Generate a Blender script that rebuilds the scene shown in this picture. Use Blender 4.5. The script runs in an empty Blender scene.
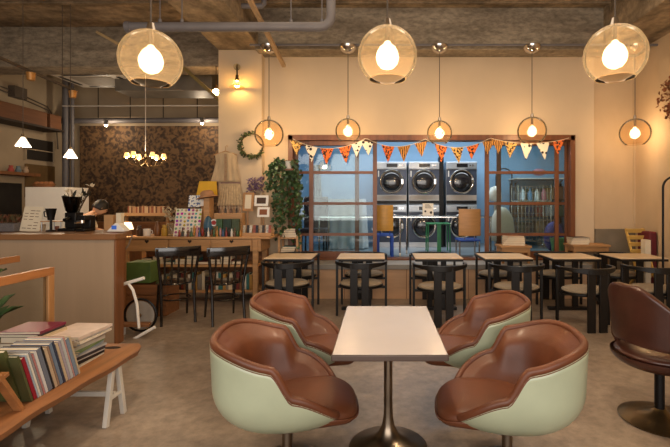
import bpy, bmesh, math, random
from mathutils import Vector, Matrix, Euler
random.seed(7)
PI = math.pi
R = math.radians
C = bpy.context.scene.collection
SC = bpy.context.scene
# ------------------------------------------------------------------ camera, world, light, exposure
F = 430.0; VX, VY = 380.0, 201.0; CH = 1.42
cam = bpy.data.cameras.new('camera'); cam.sensor_width = 36; cam.lens = F/670*36
cam.shift_x = -(VX-335)/670; cam.shift_y = -(223.5-VY)/670
cam.clip_start = 0.05
co = bpy.data.objects.new('camera', cam); C.objects.link(co)
co.location = (0, 0, CH); co.rotation_euler = (R(90), 0, 0); SC.camera = co
SC.view_settings.view_transform = 'Standard'; SC.view_settings.look = 'None'
SC.view_settings.exposure = 0.62; SC.view_settings.gamma = 1; SC.view_settings.use_curve_mapping = False
SC.cycles.use_denoising = True
SC.cycles.max_bounces = 10; SC.cycles.transparent_max_bounces = 24
SC.cycles.caustics_reflective = False; SC.cycles.caustics_refractive = False
SC.cycles.sample_clamp_indirect = 4
w = bpy.data.worlds.new('world'); SC.world = w; w.use_nodes = True
w.node_tree.nodes['Background'].inputs[0].default_value = (1.0, 0.80, 0.62, 1)
w.node_tree.nodes['Background'].inputs[1].default_value = 0.30

def area(name, loc, rot, sx, sy, power, col):
    l = bpy.data.lights.new(name, 'AREA'); l.shape = 'RECTANGLE'; l.size = sx; l.size_y = sy
    l.energy = power; l.color = col
    o = bpy.data.objects.new(name, l); C.objects.link(o); o.location = loc; o.rotation_euler = rot
    o['kind'] = 'structure'
    return o
# the shop front window behind the camera (soft evening daylight) and the laundry's tubes
area('shop_front_daylight', (-0.5, -2.0, 1.9), (R(82), 0, 0), 6.5, 2.4, 135, (1.0, 0.95, 0.90))
area('laundry_tube_light', (1.0, 8.2, 3.05), (0, 0, 0), 4.2, 0.6, 60, (0.84, 0.93, 1.0))  # cool area light standing in for the laundry's ceiling tubes
area('hall_fill_panel', (1.0, 3.6, 4.1), (0, 0, 0), 5.0, 3.0, 40, (1.0, 0.78, 0.55))  # unseen warm fill panel below the ceiling, lights the hall floor

# ------------------------------------------------------------------ materials
def lin(c):
    return tuple(((x/255)/12.92 if x/255 <= .04045 else ((x/255+.055)/1.055)**2.4) for x in c)
MATS = {}
def mat(name, col, rough=.6, metal=0, var=.12, scale=(6, 6, 6), detail=4, bump=0, bscale=None, col2=None, coat=0, spec=None, ramp=(.3, .7), fine=0, fscale=30):
    if name in MATS: return MATS[name]
    m = bpy.data.materials.new(name); m.use_nodes = True; nt = m.node_tree; N = nt.nodes; L = nt.links
    b = N['Principled BSDF']; b.inputs['Roughness'].default_value = rough; b.inputs['Metallic'].default_value = metal
    if coat: b.inputs['Coat Weight'].default_value = coat; b.inputs['Coat Roughness'].default_value = .15
    if spec is not None: b.inputs['Specular IOR Level'].default_value = spec
    c = lin(col)
    c2 = lin(col2) if col2 else tuple(x*(1-var*2) for x in c)
    tc = N.new('ShaderNodeTexCoord'); mp = N.new('ShaderNodeMapping'); mp.inputs['Scale'].default_value = scale
    nz = N.new('ShaderNodeTexNoise'); nz.inputs['Scale'].default_value = 1; nz.inputs['Detail'].default_value = detail
    cr = N.new('ShaderNodeValToRGB')
    cr.color_ramp.elements[0].position = ramp[0]; cr.color_ramp.elements[1].position = ramp[1]
    cr.color_ramp.elements[0].color = (*c2, 1); cr.color_ramp.elements[1].color = (*c, 1)
    L.new(tc.outputs['Object'], mp.inputs[0]); L.new(mp.outputs[0], nz.inputs['Vector'])
    L.new(nz.outputs[0], cr.inputs[0]); L.new(cr.outputs[0], b.inputs['Base Color'])
    if fine:
        n3 = N.new('ShaderNodeTexNoise'); n3.inputs['Scale'].default_value = fscale; n3.inputs['Detail'].default_value = 8; n3.inputs['Roughness'].default_value = .7
        r3 = N.new('ShaderNodeMapRange'); r3.inputs[1].default_value = .3; r3.inputs[2].default_value = .7; r3.inputs[3].default_value = 1-fine; r3.inputs[4].default_value = 1+fine*.4
        mp3 = N.new('ShaderNodeMapping'); mp3.inputs['Scale'].default_value = (1, 1, 2.2) if scale[0] < scale[2] else (1, 1, 1)
        L.new(tc.outputs['Object'], mp3.inputs[0]); L.new(mp3.outputs[0], n3.inputs['Vector'])
        mm = N.new('ShaderNodeMix'); mm.data_type = 'RGBA'; mm.blend_type = 'MULTIPLY'; mm.inputs[0].default_value = 1
        L.new(n3.outputs[0], r3.inputs[0]); L.new(cr.outputs[0], mm.inputs[6]); L.new(r3.outputs[0], mm.inputs[7]); L.new(mm.outputs[2], b.inputs['Base Color'])
    if bump:
        bp = N.new('ShaderNodeBump'); bp.inputs['Strength'].default_value = bump; bp.inputs['Distance'].default_value = .01
        if bscale:
            n2 = N.new('ShaderNodeTexNoise'); n2.inputs['Scale'].default_value = bscale; n2.inputs['Detail'].default_value = 6
            L.new(tc.outputs['Object'], n2.inputs['Vector']); L.new(n2.outputs[0], bp.inputs['Height'])
        else: L.new(nz.outputs[0], bp.inputs['Height'])
        L.new(bp.outputs[0], b.inputs['Normal'])
    MATS[name] = m; return m
def emis(name, col, strength):
    if name in MATS: return MATS[name]
    m = bpy.data.materials.new(name); m.use_nodes = True; b = m.node_tree.nodes['Principled BSDF']
    b.inputs['Base Color'].default_value = (*lin(col), 1)
    b.inputs['Emission Color'].default_value = (*lin(col), 1); b.inputs['Emission Strength'].default_value = strength
    MATS[name] = m; return m
def glass(name, tint, trans=.0, gloss=.06, tcol=(255, 220, 170), rough=.02, ior=1.45):
    m = bpy.data.materials.new(name); m.use_nodes = True; nt = m.node_tree; N = nt.nodes; L = nt.links
    N.remove(N['Principled BSDF'])
    t = N.new('ShaderNodeBsdfTransparent'); t.inputs[0].default_value = (*lin(tint), 1)
    g = N.new('ShaderNodeBsdfGlossy'); g.inputs['Roughness'].default_value = rough
    f = N.new('ShaderNodeFresnel'); f.inputs[0].default_value = ior
    mx = N.new('ShaderNodeMixShader'); L.new(f.outputs[0], mx.inputs[0]); L.new(t.outputs[0], mx.inputs[1]); L.new(g.outputs[0], mx.inputs[2])
    out = N['Material Output']; last = mx
    if trans:
        tl = N.new('ShaderNodeBsdfTranslucent'); tl.inputs[0].default_value = (*lin(tcol), 1)
        m2 = N.new('ShaderNodeMixShader'); m2.inputs[0].default_value = trans
        L.new(mx.outputs[0], m2.inputs[1]); L.new(tl.outputs[0], m2.inputs[2]); last = m2
    L.new(last.outputs[0], out.inputs[0]); MATS[name] = m; return m

def wood(name, col, axis='x', rough=.5, var=.16, k=1.0, coat=0):
    sc = {'x': (1.5*k, 22*k, 22*k), 'y': (22*k, 1.5*k, 22*k), 'z': (22*k, 22*k, 1.5*k)}[axis]
    return mat(name, col, rough, var=var, scale=sc, detail=6, bump=.08, coat=coat)

plaster = mat('warm_plaster', (212, 190, 160), .85, var=.07, scale=(1.2, 1.2, .8), bump=.15, bscale=9)
plaster2 = mat('plaster_panel', (204, 178, 144), .85, var=.08, scale=(2, 2, 1.2), bump=.2, bscale=7)
kitchen_wall = mat('kitchen_wall_paint', (176, 158, 132), .85, var=.08, scale=(2, 2, 2))
def concrete_mat(name, c, c2, sx):
    m = mat(name, c, .9, scale=sx, detail=9, bump=.7, bscale=10, col2=c2, ramp=(.3, .68), fine=.55, fscale=9); return m
beam_mat = concrete_mat('beam_concrete', (172, 158, 136), (120, 107, 90), (.8, 2.2, 4.5))
slab_mat = concrete_mat('slab_concrete', (168, 146, 116), (104, 88, 68), (1.6, 4.5, 4))
beam_y_mat = concrete_mat('beam_concrete_deep', (166, 146, 118), (98, 84, 66), (5, 1.6, 5))
floor_mat = mat('floor_concrete', (162, 144, 126), .4, scale=(1.1, 1.3, 1), detail=10, bump=.12, bscale=20, col2=(118, 102, 88), ramp=(.32, .66), fine=.42, fscale=12)
blue_wall = mat('laundry_blue_wall', (128, 164, 196), .8, var=.05)
laundry_floor_m = mat('laundry_floor', (120, 132, 140), .35, var=.08)
platform_m = mat('platform_slab', (146, 142, 136), .5, var=.1, scale=(3, 3, 3))
riser_m = wood('riser_board', (204, 164, 128), 'x', .6, .06)
oak = wood('oak_x', (186, 138, 88), 'x', .45)
oak_y = wood('oak_y', (172, 116, 70), 'y', .4)
oak_z = wood('oak_z', (182, 134, 86), 'z', .5)
deskw = wood('desk_wood', (198, 150, 100), 'x', .5)
ply_z = wood('plywood', (174, 148, 120), 'z', .6, .05, .4)
dkwood = wood('dark_trim_wood', (132, 84, 48), 'z', .45)
brownframe = wood('brown_frame_wood', (124, 74, 42), 'z', .4, .2)
brownframe_x = wood('brown_rail_wood', (124, 74, 42), 'x', .4, .2)
cratew = wood('crate_wood', (140, 92, 54), 'x', .7)
black = mat('black_lacquer', (22, 19, 18), .35, var=.2, spec=.4)
blackgloss = mat('black_gloss_wood', (20, 14, 12), .18, var=.2, coat=.5)
blackmetal = mat('black_metal', (28, 26, 26), .4, metal=.6)
chrome = mat('chrome', (205, 200, 195), .14, metal=1, var=.02)
steel = mat('brushed_steel', (178, 178, 180), .3, metal=1, var=.06, scale=(2, 2, 60))
agedsteel = mat('aged_steel', (150, 135, 118), .28, metal=1, var=.2, scale=(5, 5, 5))
bronze = mat('dark_bronze', (112, 92, 62), .34, metal=.9, var=.2)
pipegrey = mat('grey_pipe', (108, 104, 106), .55, var=.08)
whitepaint = mat('white_paint', (214, 208, 198), .5, var=.04)
leather = mat('tan_leather', (114, 63, 37), .48, var=.2, scale=(4, 4, 5), detail=3, bump=.12, bscale=160, spec=.5, coat=.06)
leather_dk = mat('dark_brown_leather', (74, 40, 30), .32, var=.2, scale=(6, 6, 8), detail=3, bump=.1, bscale=140, coat=.15)
shell_m = mat('pale_green_fibreglass', (180, 187, 158), .36, var=.07, scale=(5, 5, 5), coat=.25, bump=.03, bscale=40)
laminate = mat('pale_laminate', (206, 200, 200), .26, var=.03, scale=(3, 3, 3), coat=.2)
edge_m = mat('table_edge_dark', (86, 70, 62), .4, var=.1)
tabletop_m = wood('cafe_top_wood', (222, 194, 158), 'x', .35, .07)
seat_m = mat('beige_seat_fabric', (150, 134, 112), .85, var=.1, scale=(60, 60, 60), bump=.1)
wirem = mat('wire_grey', (90, 78, 66), .6)
cream = mat('cream_paper', (226, 212, 186), .8, var=.05)
linen = mat('linen_beige', (196, 172, 138), .9, var=.12, scale=(14, 14, 4))
white = mat('white_gloss', (236, 232, 224), .4, var=.02)
leaf_m = mat('ivy_leaf', (62, 94, 48), .5, col2=(30, 52, 26), scale=(14, 14, 14))
leaf2 = mat('olive_leaf', (84, 98, 50), .6, col2=(48, 58, 30), scale=(14, 14, 14))
stem_m = mat('stem_brown', (92, 68, 40), .8)
filament = emis('lamp_filament', (255, 214, 150), 40)
smallbulb = emis('small_bulb', (255, 200, 130), 60)
globe_g = glass('amber_globe_glass', (248, 236, 218), .02, tcol=(255, 224, 180), ior=1.12)
bulb_g = glass('bulb_glass', (255, 246, 230), .06, tcol=(255, 232, 190), rough=.2)
pane_g = glass('window_pane_glass', (240, 246, 246), .0)
clear_g = glass('partition_glass', (246, 248, 246), .0, ior=1.15)

ORD = ['first','second','third','fourth','fifth','sixth','seventh','eighth','ninth','tenth','eleventh','twelfth','thirteenth','fourteenth','fifteenth','sixteenth','seventeenth','eighteenth','nineteenth','twentieth','twenty-first','twenty-second','twenty-third','twenty-fourth','twenty-fifth','twenty-sixth','twenty-seventh','twenty-eighth','twenty-ninth','thirtieth','thirty-first','thirty-second','thirty-third','thirty-fourth','thirty-fifth','thirty-sixth','thirty-seventh','thirty-eighth','thirty-ninth','fortieth','forty-first','forty-second','forty-third','forty-fourth','forty-fifth']
def color(name, c, rough=.6, var=.06, **k):
    return mat(name, c, rough, var=var, **k)

def wallpaper():
    m = bpy.data.materials.new('floral_wallpaper'); m.use_nodes = True; nt = m.node_tree; N = nt.nodes; L = nt.links
    b = N['Principled BSDF']; b.inputs['Roughness'].default_value = .75
    tc = N.new('ShaderNodeTexCoord')
    n1 = N.new('ShaderNodeTexNoise'); n1.inputs['Scale'].default_value = 6.5; n1.inputs['Detail'].default_value = 4; n1.inputs['Distortion'].default_value = 1.6
    n2 = N.new('ShaderNodeTexVoronoi'); n2.inputs['Scale'].default_value = 14; n2.feature = 'SMOOTH_F1'
    mx = N.new('ShaderNodeMath'); mx.operation = 'MULTIPLY_ADD'; mx.inputs[1].default_value = .35
    r = N.new('ShaderNodeValToRGB'); e = r.color_ramp.elements
    e[0].position = .52; e[0].color = (*lin((52, 36, 24)), 1)
    e[1].position = .72; e[1].color = (*lin((112, 84, 54)), 1)
    k = e.new(.62); k.color = (*lin((80, 57, 36)), 1)
    L.new(tc.outputs['Object'], n1.inputs['Vector']); L.new(n1.outputs['Color'], n2.inputs['Vector'])
    L.new(tc.outputs['Object'], n2.inputs['Vector'])
    L.new(n2.outputs['Distance'], mx.inputs[0]); L.new(n1.outputs[0], mx.inputs[2]); L.new(mx.outputs[0], r.inputs[0])
    L.new(r.outputs[0], b.inputs['Base Color']); return m
wallpaper_m = wallpaper()

def pattern(name, base, spot, kind='dots', scale=60, thr=.35):
    m = bpy.data.materials.new(name); m.use_nodes = True; nt = m.node_tree; N = nt.nodes; L = nt.links
    b = N['Principled BSDF']; b.inputs['Roughness'].default_value = .8
    tc = N.new('ShaderNodeTexCoord')
    if kind == 'dots': t = N.new('ShaderNodeTexVoronoi'); o = t.outputs['Distance']; t.inputs['Randomness'].default_value = .6
    elif kind == 'stripe': t = N.new('ShaderNodeTexWave'); o = t.outputs['Fac']; t.inputs['Distortion'].default_value = 5
    else: t = N.new('ShaderNodeTexNoise'); o = t.outputs[0]
    t.inputs['Scale'].default_value = scale
    r = N.new('ShaderNodeValToRGB'); r.color_ramp.interpolation = 'CONSTANT'; e = r.color_ramp.elements
    e[0].color = (*lin(spot), 1); e[1].position = thr; e[1].color = (*lin(base), 1)
    L.new(tc.outputs['Object'], t.inputs['Vector']); L.new(o, r.inputs[0]); L.new(r.outputs[0], b.inputs['Base Color'])
    return m

# ------------------------------------------------------------------ mesh helpers
class MB:
    def __init__(s): s.v = []; s.f = []; s.m = []
    def add(s, vs, fs, mi=0):
        k = len(s.v); s.v += [Vector(p) for p in vs]; s.f += [tuple(i+k for i in f) for f in fs]; s.m += [mi]*len(fs); return s
    def box(s, x0, x1, y0, y1, z0, z1, mi=0):
        return s.add([(x0,y0,z0),(x1,y0,z0),(x1,y1,z0),(x0,y1,z0),(x0,y0,z1),(x1,y0,z1),(x1,y1,z1),(x0,y1,z1)],
                     [(0,3,2,1),(4,5,6,7),(0,1,5,4),(1,2,6,5),(2,3,7,6),(3,0,4,7)], mi)
    def ob(s, c, size, rot=(0,0,0), mi=0):
        M = Matrix.Translation(c) @ Euler(rot).to_matrix().to_4x4(); a, b, d = [q/2 for q in size]
        vs = [M @ Vector(p) for p in [(-a,-b,-d),(a,-b,-d),(a,b,-d),(-a,b,-d),(-a,-b,d),(a,-b,d),(a,b,d),(-a,b,d)]]
        return s.add(vs, [(0,3,2,1),(4,5,6,7),(0,1,5,4),(1,2,6,5),(2,3,7,6),(3,0,4,7)], mi)
    def bar(s, p0, p1, wd, th, up=(0,0,1), mi=0):
        p0, p1 = Vector(p0), Vector(p1); d = (p1-p0).normalized(); u = Vector(up)
        if abs(d.dot(u)) > .95: u = Vector((0,1,0))
        a = d.cross(u).normalized()*wd/2; b = a.cross(d).normalized()*th/2
        vs = [p+q for p in (p0, p1) for q in (-a-b, a-b, a+b, -a+b)]
        return s.add(vs, [(3,2,1,0),(4,5,6,7),(0,1,5,4),(1,2,6,5),(2,3,7,6),(3,0,4,7)], mi)
    def cyl(s, p0, p1, r0, r1=None, n=14, caps=True, mi=0):
        r1 = r0 if r1 is None else r1; p0, p1 = Vector(p0), Vector(p1); d = (p1-p0).normalized()
        u = Vector((0,0,1)) if abs(d.z) < .9 else Vector((1,0,0)); a = d.cross(u).normalized(); b = d.cross(a)
        vs = [p + (a*math.cos(2*PI*i/n) + b*math.sin(2*PI*i/n))*r for p, r in ((p0, r0), (p1, r1)) for i in range(n)]
        fs = [(i, (i+1)%n, n+(i+1)%n, n+i) for i in range(n)]
        if caps: fs += [tuple(range(n-1,-1,-1)), tuple(range(n, 2*n))]
        return s.add(vs, fs, mi)
    def tube(s, pts, r, n=10, closed=False, r2=None, mi=0):
        pts = [Vector(p) for p in pts]; m = len(pts); vs = []; prev = None
        for i, p in enumerate(pts):
            if closed: d = (pts[(i+1)%m]-pts[i-1]).normalized()
            else: d = (pts[min(i+1,m-1)]-pts[max(i-1,0)]).normalized()
            if prev is None:
                u = Vector((0,0,1)) if abs(d.z) < .9 else Vector((1,0,0)); a = d.cross(u).normalized()
            else:
                a = (prev - d*prev.dot(d)).normalized()
            prev = a; b = d.cross(a); rr = r[i] if isinstance(r, (list, tuple)) else r
            rb = rr*(r2 or 1)
            vs += [p + a*math.cos(2*PI*k/n)*rr + b*math.sin(2*PI*k/n)*rb for k in range(n)]
        fs = []
        for i in range(m if closed else m-1):
            j = (i+1)%m
            fs += [(i*n+k, i*n+(k+1)%n, j*n+(k+1)%n, j*n+k) for k in range(n)]
        if not closed: fs += [tuple(range(n-1,-1,-1)), tuple((m-1)*n+k for k in range(n))]
        return s.add(vs, fs, mi)
    def lathe(s, prof, c=(0,0,0), n=32, M=None, sx=1, sy=1, mi=0):
        c = Vector(c); vs = []; 
        for r, z in prof:
            for i in range(n):
                p = Vector((r*math.cos(2*PI*i/n)*sx, r*math.sin(2*PI*i/n)*sy, z))
                vs.append((M @ p if M else p) + c)
        fs = [(j*n+i, j*n+(i+1)%n, (j+1)*n+(i+1)%n, (j+1)*n+i) for j in range(len(prof)-1) for i in range(n)]
        if prof[0][0] > 1e-4: fs.append(tuple(range(n-1,-1,-1))) if prof[0][0] < 0 else None
        return s.add(vs, [f for f in fs if f], mi)
    def prism(s, poly, axis, lo, hi, mi=0):
        def mk(a, b, t): return {'x': (t,a,b), 'y': (a,t,b), 'z': (a,b,t)}[axis]
        n = len(poly); vs = [mk(a,b,lo) for a,b in poly] + [mk(a,b,hi) for a,b in poly]
        return s.add(vs, [tuple(range(n)), tuple(range(2*n-1,n-1,-1))] + [(i,n+i,n+(i+1)%n,(i+1)%n) for i in range(n)], mi)
    def sphere(s, c, r, n=16, m=10, sc=(1,1,1), mi=0):
        vs = []; c = Vector(c)
        for j in range(m+1):
            t = PI*j/m
            for i in range(n):
                p = 2*PI*i/n; vs.append(c+Vector((r*sc[0]*math.sin(t)*math.cos(p), r*sc[1]*math.sin(t)*math.sin(p), r*sc[2]*math.cos(t))))
        return s.add(vs, [(j*n+i, (j+1)*n+i, (j+1)*n+(i+1)%n, j*n+(i+1)%n) for j in range(m) for i in range(n)], mi)
    def grid(s, fn, nu, nv, closed_u=False, mi=0):
        vs = [fn(i/(nu if closed_u else nu-1), j/(nv-1)) for j in range(nv) for i in range(nu)]
        fs = []
        for j in range(nv-1):
            for i in range(nu if closed_u else nu-1):
                k = (i+1)%nu; fs.append((j*nu+i, j*nu+k, (j+1)*nu+k, (j+1)*nu+i))
        return s.add(vs, fs, mi)
    def build(s, name, m, parent=None, smooth=True, bevel=0, sub=0, world=False, solid=0, angle=35):
        off = parent.matrix_basis.inverted() if (parent and world) else None
        if parent and world and parent.parent: off = (parent.parent.matrix_basis @ parent.matrix_basis).inverted()
        me = bpy.data.meshes.new(name)
        me.from_pydata([off @ p if off else p for p in s.v], [], s.f)
        bm = bmesh.new(); bm.from_mesh(me); bmesh.ops.remove_doubles(bm, verts=bm.verts, dist=1e-5)
        bmesh.ops.recalc_face_normals(bm, faces=bm.faces)
        bm.to_mesh(me); bm.free()
        ms = m if isinstance(m, (list, tuple)) else [m]
        for q in ms: me.materials.append(q)
        if len(ms) > 1 and len(me.polygons) == len(s.m):
            me.polygons.foreach_set('material_index', s.m)
        if smooth:
            me.polygons.foreach_set('use_smooth', [True]*len(me.polygons)); me.set_sharp_from_angle(angle=R(angle))
        o = bpy.data.objects.new(name, me); C.objects.link(o)
        if parent: o.parent = parent
        if solid:
            md = o.modifiers.new('thickness', 'SOLIDIFY'); md.thickness = solid
        if bevel:
            md = o.modifiers.new('bevel', 'BEVEL'); md.width = bevel; md.segments = 2; md.limit_method = 'ANGLE'; md.angle_limit = R(40)
        if sub:
            md = o.modifiers.new('subsurf', 'SUBSURF'); md.levels = sub; md.render_levels = sub
        return o
def tag(o, label=None, cat=None, group=None, kind=None):
    if label: o['label'] = label
    if cat: o['category'] = cat
    if group: o['group'] = group
    if kind: o['kind'] = kind
    return o
def thing(name, label, cat, loc=(0,0,0), rz=0, group=None):
    o = bpy.data.objects.new(name, None); C.objects.link(o); o.location = loc; o.rotation_euler = (0,0,rz)
    o.empty_display_size = .1
    bpy.context.view_layer.update() if False else None
    o.matrix_basis = Matrix.Translation(loc) @ Matrix.Rotation(rz, 4, 'Z')
    return tag(o, label, cat, group)
def struct(name, mb, m, **k):
    return tag(mb.build(name, m, **k), kind='structure')
def dup(o, loc, rz=0, label=None, group=None):
    def cp(q, par=None):
        c = q.copy(); C.objects.link(c); c.parent = par
        for ch in q.children: cp(ch, c)
        return c
    r = cp(o); r.location = loc; r.rotation_euler = (0,0,rz)
    if label: r['label'] = label
    if group: r['group'] = group
    return r
def simple(name, mb, m, label, cat, group=None, **k):
    return tag(mb.build(name, m, **k), label, cat, group)
def P(px, py, Y):
    s = F/Y; return Vector(((px-VX)/s, Y, CH-(py-VY)/s))
def PX(px, Y): return (px-VX)*Y/F
def PZ(py, Y): return CH-(py-VY)*Y/F
B = MB

# ------------------------------------------------------------------ room shell
XL, XR, YB = -7.4, 4.0, 10.0
WY = 6.7       # window wall plane
PF = .50       # platform height
struct('floor', B().box(XL, XR, -2.6, YB, -.1, 0), floor_mat, smooth=False)
struct('ceiling', B().box(XL, XR, -2.6, YB, 4.28, 4.4), slab_mat, smooth=False)
OX0, OX1, OZ1 = -1.42, 3.02, 2.44
wb = B()
wb.box(-1.8, OX0, WY, WY+.15, 0, 4.28); wb.box(OX1, PX(594, WY), WY, WY+.15, 0, 4.28)
wb.box(OX0, OX1, WY, WY+.15, OZ1, 4.28); wb.box(OX0, OX1, WY, WY+.15, 0, PF-.06)
struct('wall_back', wb, plaster, smooth=False)
struct('wall_alcove', B().box(PX(594, WY), XR, WY+.05, WY+.2, 0, 4.28), plaster2, smooth=False)
struct('wall_right', B().box(XR, XR+.12, -2.6, YB, 0, 4.28), plaster2, smooth=False)
struct('wall_left', B().box(XL-.12, XL, -2.6, YB, 0, 4.28), kitchen_wall, smooth=False)
struct('wall_kitchen', B().box(XL, -1.9, YB, YB+.12, 0, 4.28), kitchen_wall, smooth=False)
struct('wall_partition', B().box(-1.98, -1.86, 7.2, YB, 0, 4.28), plaster, smooth=False)
struct('wall_wallpaper', B().box(PX(80, 9.96), -1.98, YB-.05, YB-.01, .2, PZ(126, 9.96)), wallpaper_m, smooth=False)
struct('wall_pillar', B().box(-2.46, -1.80, 6.55, 7.2, 0, 4.28), plaster, smooth=False)
struct('trim_right_pier', B().box(XR-.05, XR, 5.2, 6.1, 0, 3.4), plaster2, smooth=False)
# grey low panel on the alcove wall
struct('trim_low_panel', B().box(PX(596, WY), XR-.01, WY+.02, WY+.045, 0, PZ(229, WY)), mat('grey_panel', (128, 116, 98), .7, var=.1), smooth=False)
struct('trim_alcove_joint', B().box(PX(636, WY)-.02, PX(636, WY)+.02, WY+.03, WY+.05, 1.05, 3.4), plaster2, smooth=False)
# beams
struct('ceiling_beam_back', B().box(-1.85, XR, 6.35, WY+.02, 3.66, 4.28), beam_mat, bevel=.01)
struct('ceiling_beam_left', B().box(XL, -2.4, 7.05, 7.5, 3.62, 4.28), beam_mat, bevel=.01)
struct('ceiling_beam_pillar', B().box(-2.46, -1.80, -2.6, 7.1, 3.72, 4.28), beam_y_mat, bevel=.01)
struct('ceiling_beam_right', B().box(3.30, XR, -2.6, 6.4, 3.74, 4.28), beam_y_mat, bevel=.01)
sj = B()
for i in range(9): sj.box(XL, XR, .4+i*.72, .46+i*.72, 4.255, 4.285)
struct('ceiling_board_marks', sj, slab_mat, smooth=False)

# laundry room behind the glass (raised floor)
struct('laundry_floor', B().box(-1.86, XR, WY+.15, YB, PF-.06, PF), laundry_floor_m, smooth=False)
struct('wall_laundry', B().box(-1.86, XR, 9.35, 9.45, PF, 3.3), blue_wall, smooth=False)
struct('wall_laundry_left', B().box(-1.86, -1.82, WY+.15, 9.35, PF, 3.3), blue_wall, smooth=False)
struct('ceiling_laundry', B().box(-1.86, XR, WY+.15, 9.45, 3.2, 3.3), white, smooth=False)
# platform in front of the opening
struct('platform', B().box(OX0-.05, OX1+.05, 6.22, WY, PF-.07, PF).box(OX0, OX1, WY, WY+.15, PF-.06, PF), platform_m, bevel=.005)
struct('trim_riser', B().box(OX0-.05, OX1+.05, 6.25, 6.29, 0, PF-.07), riser_m, smooth=False)
struct('trim_riser_joints', (lambda b: [b.box(OX0+i*.9, OX0+i*.9+.008, 6.244, 6.252, 0, PF-.07) for i in range(1, 5)] and b)(B()), dkwood, smooth=False)

# opening frame + sliding glass doors
fb = B(); fw = .07
fb.box(OX0, OX0+fw, WY-.05, WY+.16, PF, OZ1); fb.box(OX1-fw, OX1, WY-.05, WY+.16, PF, OZ1)
fb.box(OX0, OX1, WY-.05, WY+.16, OZ1-.08, OZ1); fb.box(OX0, OX1, WY-.03, WY+.16, PF, PF+.03)
tag(fb.build('window_frame', brownframe, bevel=.004), kind='structure')
def sliding(name, x0, x1, y):
    z0, z1 = PF+.03, OZ1-.08; sw = .065
    root = B().box(x0, x0+sw, y, y+.035, z0, z1).box(x1-sw, x1, y, y+.035, z0, z1).box(x0+sw, x1-sw, y+.001, y+.034, z1-.07, z1).box(x0+sw, x1-sw, y+.001, y+.034, z0, z0+.1)
    o = tag(root.build(name, brownframe, bevel=.003), kind='structure')
    for k in (172.5, 203.5, 234.5):
        z = PZ(k, y); B().box(x0+sw, x1-sw, y+.004, y+.031, z-.022, z+.022).build('rail', brownframe_x, o, bevel=.002)
    B().box(x0+sw, x1-sw, y+.014, y+.019, z0+.1, z1-.07).build('pane', pane_g, o, smooth=False)
    return o
sliding('door_1', PX(309, 6.72), PX(377, 6.72), 6.72)
sliding('door_2', PX(294, 6.78), PX(359, 6.78), 6.78)
sliding('door_3', PX(485, 6.72), PX(559, 6.72), 6.72)
sliding('door_4', PX(497, 6.78), PX(569, 6.78), 6.78)

# wall sockets, kitchen-side details
# ------------------------------------------------------------------ ceiling services
def pipe_run():
    t = thing('ceiling_pipe', 'thick grey pipe running under the ceiling and bending up at its right end', 'pipe', P(230, 25, 4.6))
    y = 4.6; z = PZ(27, y); x0, x1 = PX(128, y), PX(331, y)
    pts = [(x0, y, z)] + [(x, y, z) for x in (x0+.5, x1-.4, x1-.12)]
    for i in range(1, 6):
        a = i/6*PI/2; pts.append((x1-.12+.12*math.sin(a), y, z+.12-.12*math.cos(a)))
    pts += [(x1, y, z+.14), (x1, y, 4.28)]
    B().tube(pts, .05, 16).build('pipe', pipegrey, t, world=True)
    for px in (160, 182, 291, 322):
        x = PX(px, y); B().cyl((x, y, z+.05), (x, y, 4.28), .006).cyl((x, y, z+.04), (x, y, z+.08), .018).build('hanger_rod', pipegrey, t, world=True)
    B().cyl((x0-.02, y, z), (x0+.03, y, z), .058).build('end_cap', pipegrey, t, world=True)
pipe_run()
y = 6.2
b = B().tube([(PX(250, y), y, PZ(45, y)), (XR, y, PZ(45, y))], .018, 8)
for px in (258, 390, 520, 600): b.bar((PX(px, y), y, PZ(45, y)), (PX(px, y), 6.36, 3.72), .03, .02)
simple('conduit', b, pipegrey, 'thin grey conduit along the rear beam carrying the small pendants', 'conduit')
def diag(name, a, c, wd, th, m, label, cat):
    simple(name, B().bar(a, c, wd, th), m, label, cat, bevel=.003)
diag('ceiling_channel', (PX(237, 4.9), 3.0, PZ(-60, 4.9)*0+4.22), P(284, 66, 6.3), .05, .05, mat('tan_channel', (168, 138, 102), .6), 'tan metal channel slanting down across ceiling beside the pillar', 'channel')
diag('support_strut', P(184, 68, 6.9), P(228, 108, 6.9), .07, .05, mat('olive_strut', (134, 116, 64), .6), 'olive metal strut slanting down towards the pillar', 'strut')
diag('ceiling_stick', P(97, 32, 5.2), P(124, 47, 5.0), .03, .03, mat('pale_stick', (190, 160, 112), .6), 'short pale wooden stick hanging behind the leftmost large globe lamp', 'stick')
# small canted pipe stub near top
simple('drain_pipe', B().tube([P(236, 6, 5.6), P(262, 6, 5.6), P(264, 4, 5.6), P(264, -16, 5.6)], .035, 12), pipegrey, 'short grey pipe stub above the thick ceiling pipe', 'pipe')
# lighting track with spots
def track():
    t = thing('lighting_track', 'long slim lighting track with two tan spotlights over the kitchen', 'track light', P(40, 75, 5.6))
    a, c = Vector((PX(-20, 5.0), 5.0, PZ(49, 5.0))), Vector((PX(78, 6.6), 6.6, PZ(92, 6.6)))
    B().bar(a, c, .035, .03).build('rail', wirem, t, world=True)
    tan = mat('tan_spot', (196, 140, 74), .4, metal=.3)
    for px, f in ((24, .45), (70, .93)):
        p = a.lerp(c, f); h = B().cyl(p-Vector((0,0,.02)), p-Vector((0,0,.12)), .055, .045, 16).build('spotlight', tan, t, world=True)
        B().cyl(p-Vector((0,0,.115)), p-Vector((0,0,.125)), .03).build('lens', cream, h) if False else None
    for f in (.1, .8):
        p = a.lerp(c, f); B().cyl(p, (p.x, p.y, 4.28), .005).build('hanger_rod', wirem, t, world=True)
track()
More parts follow.
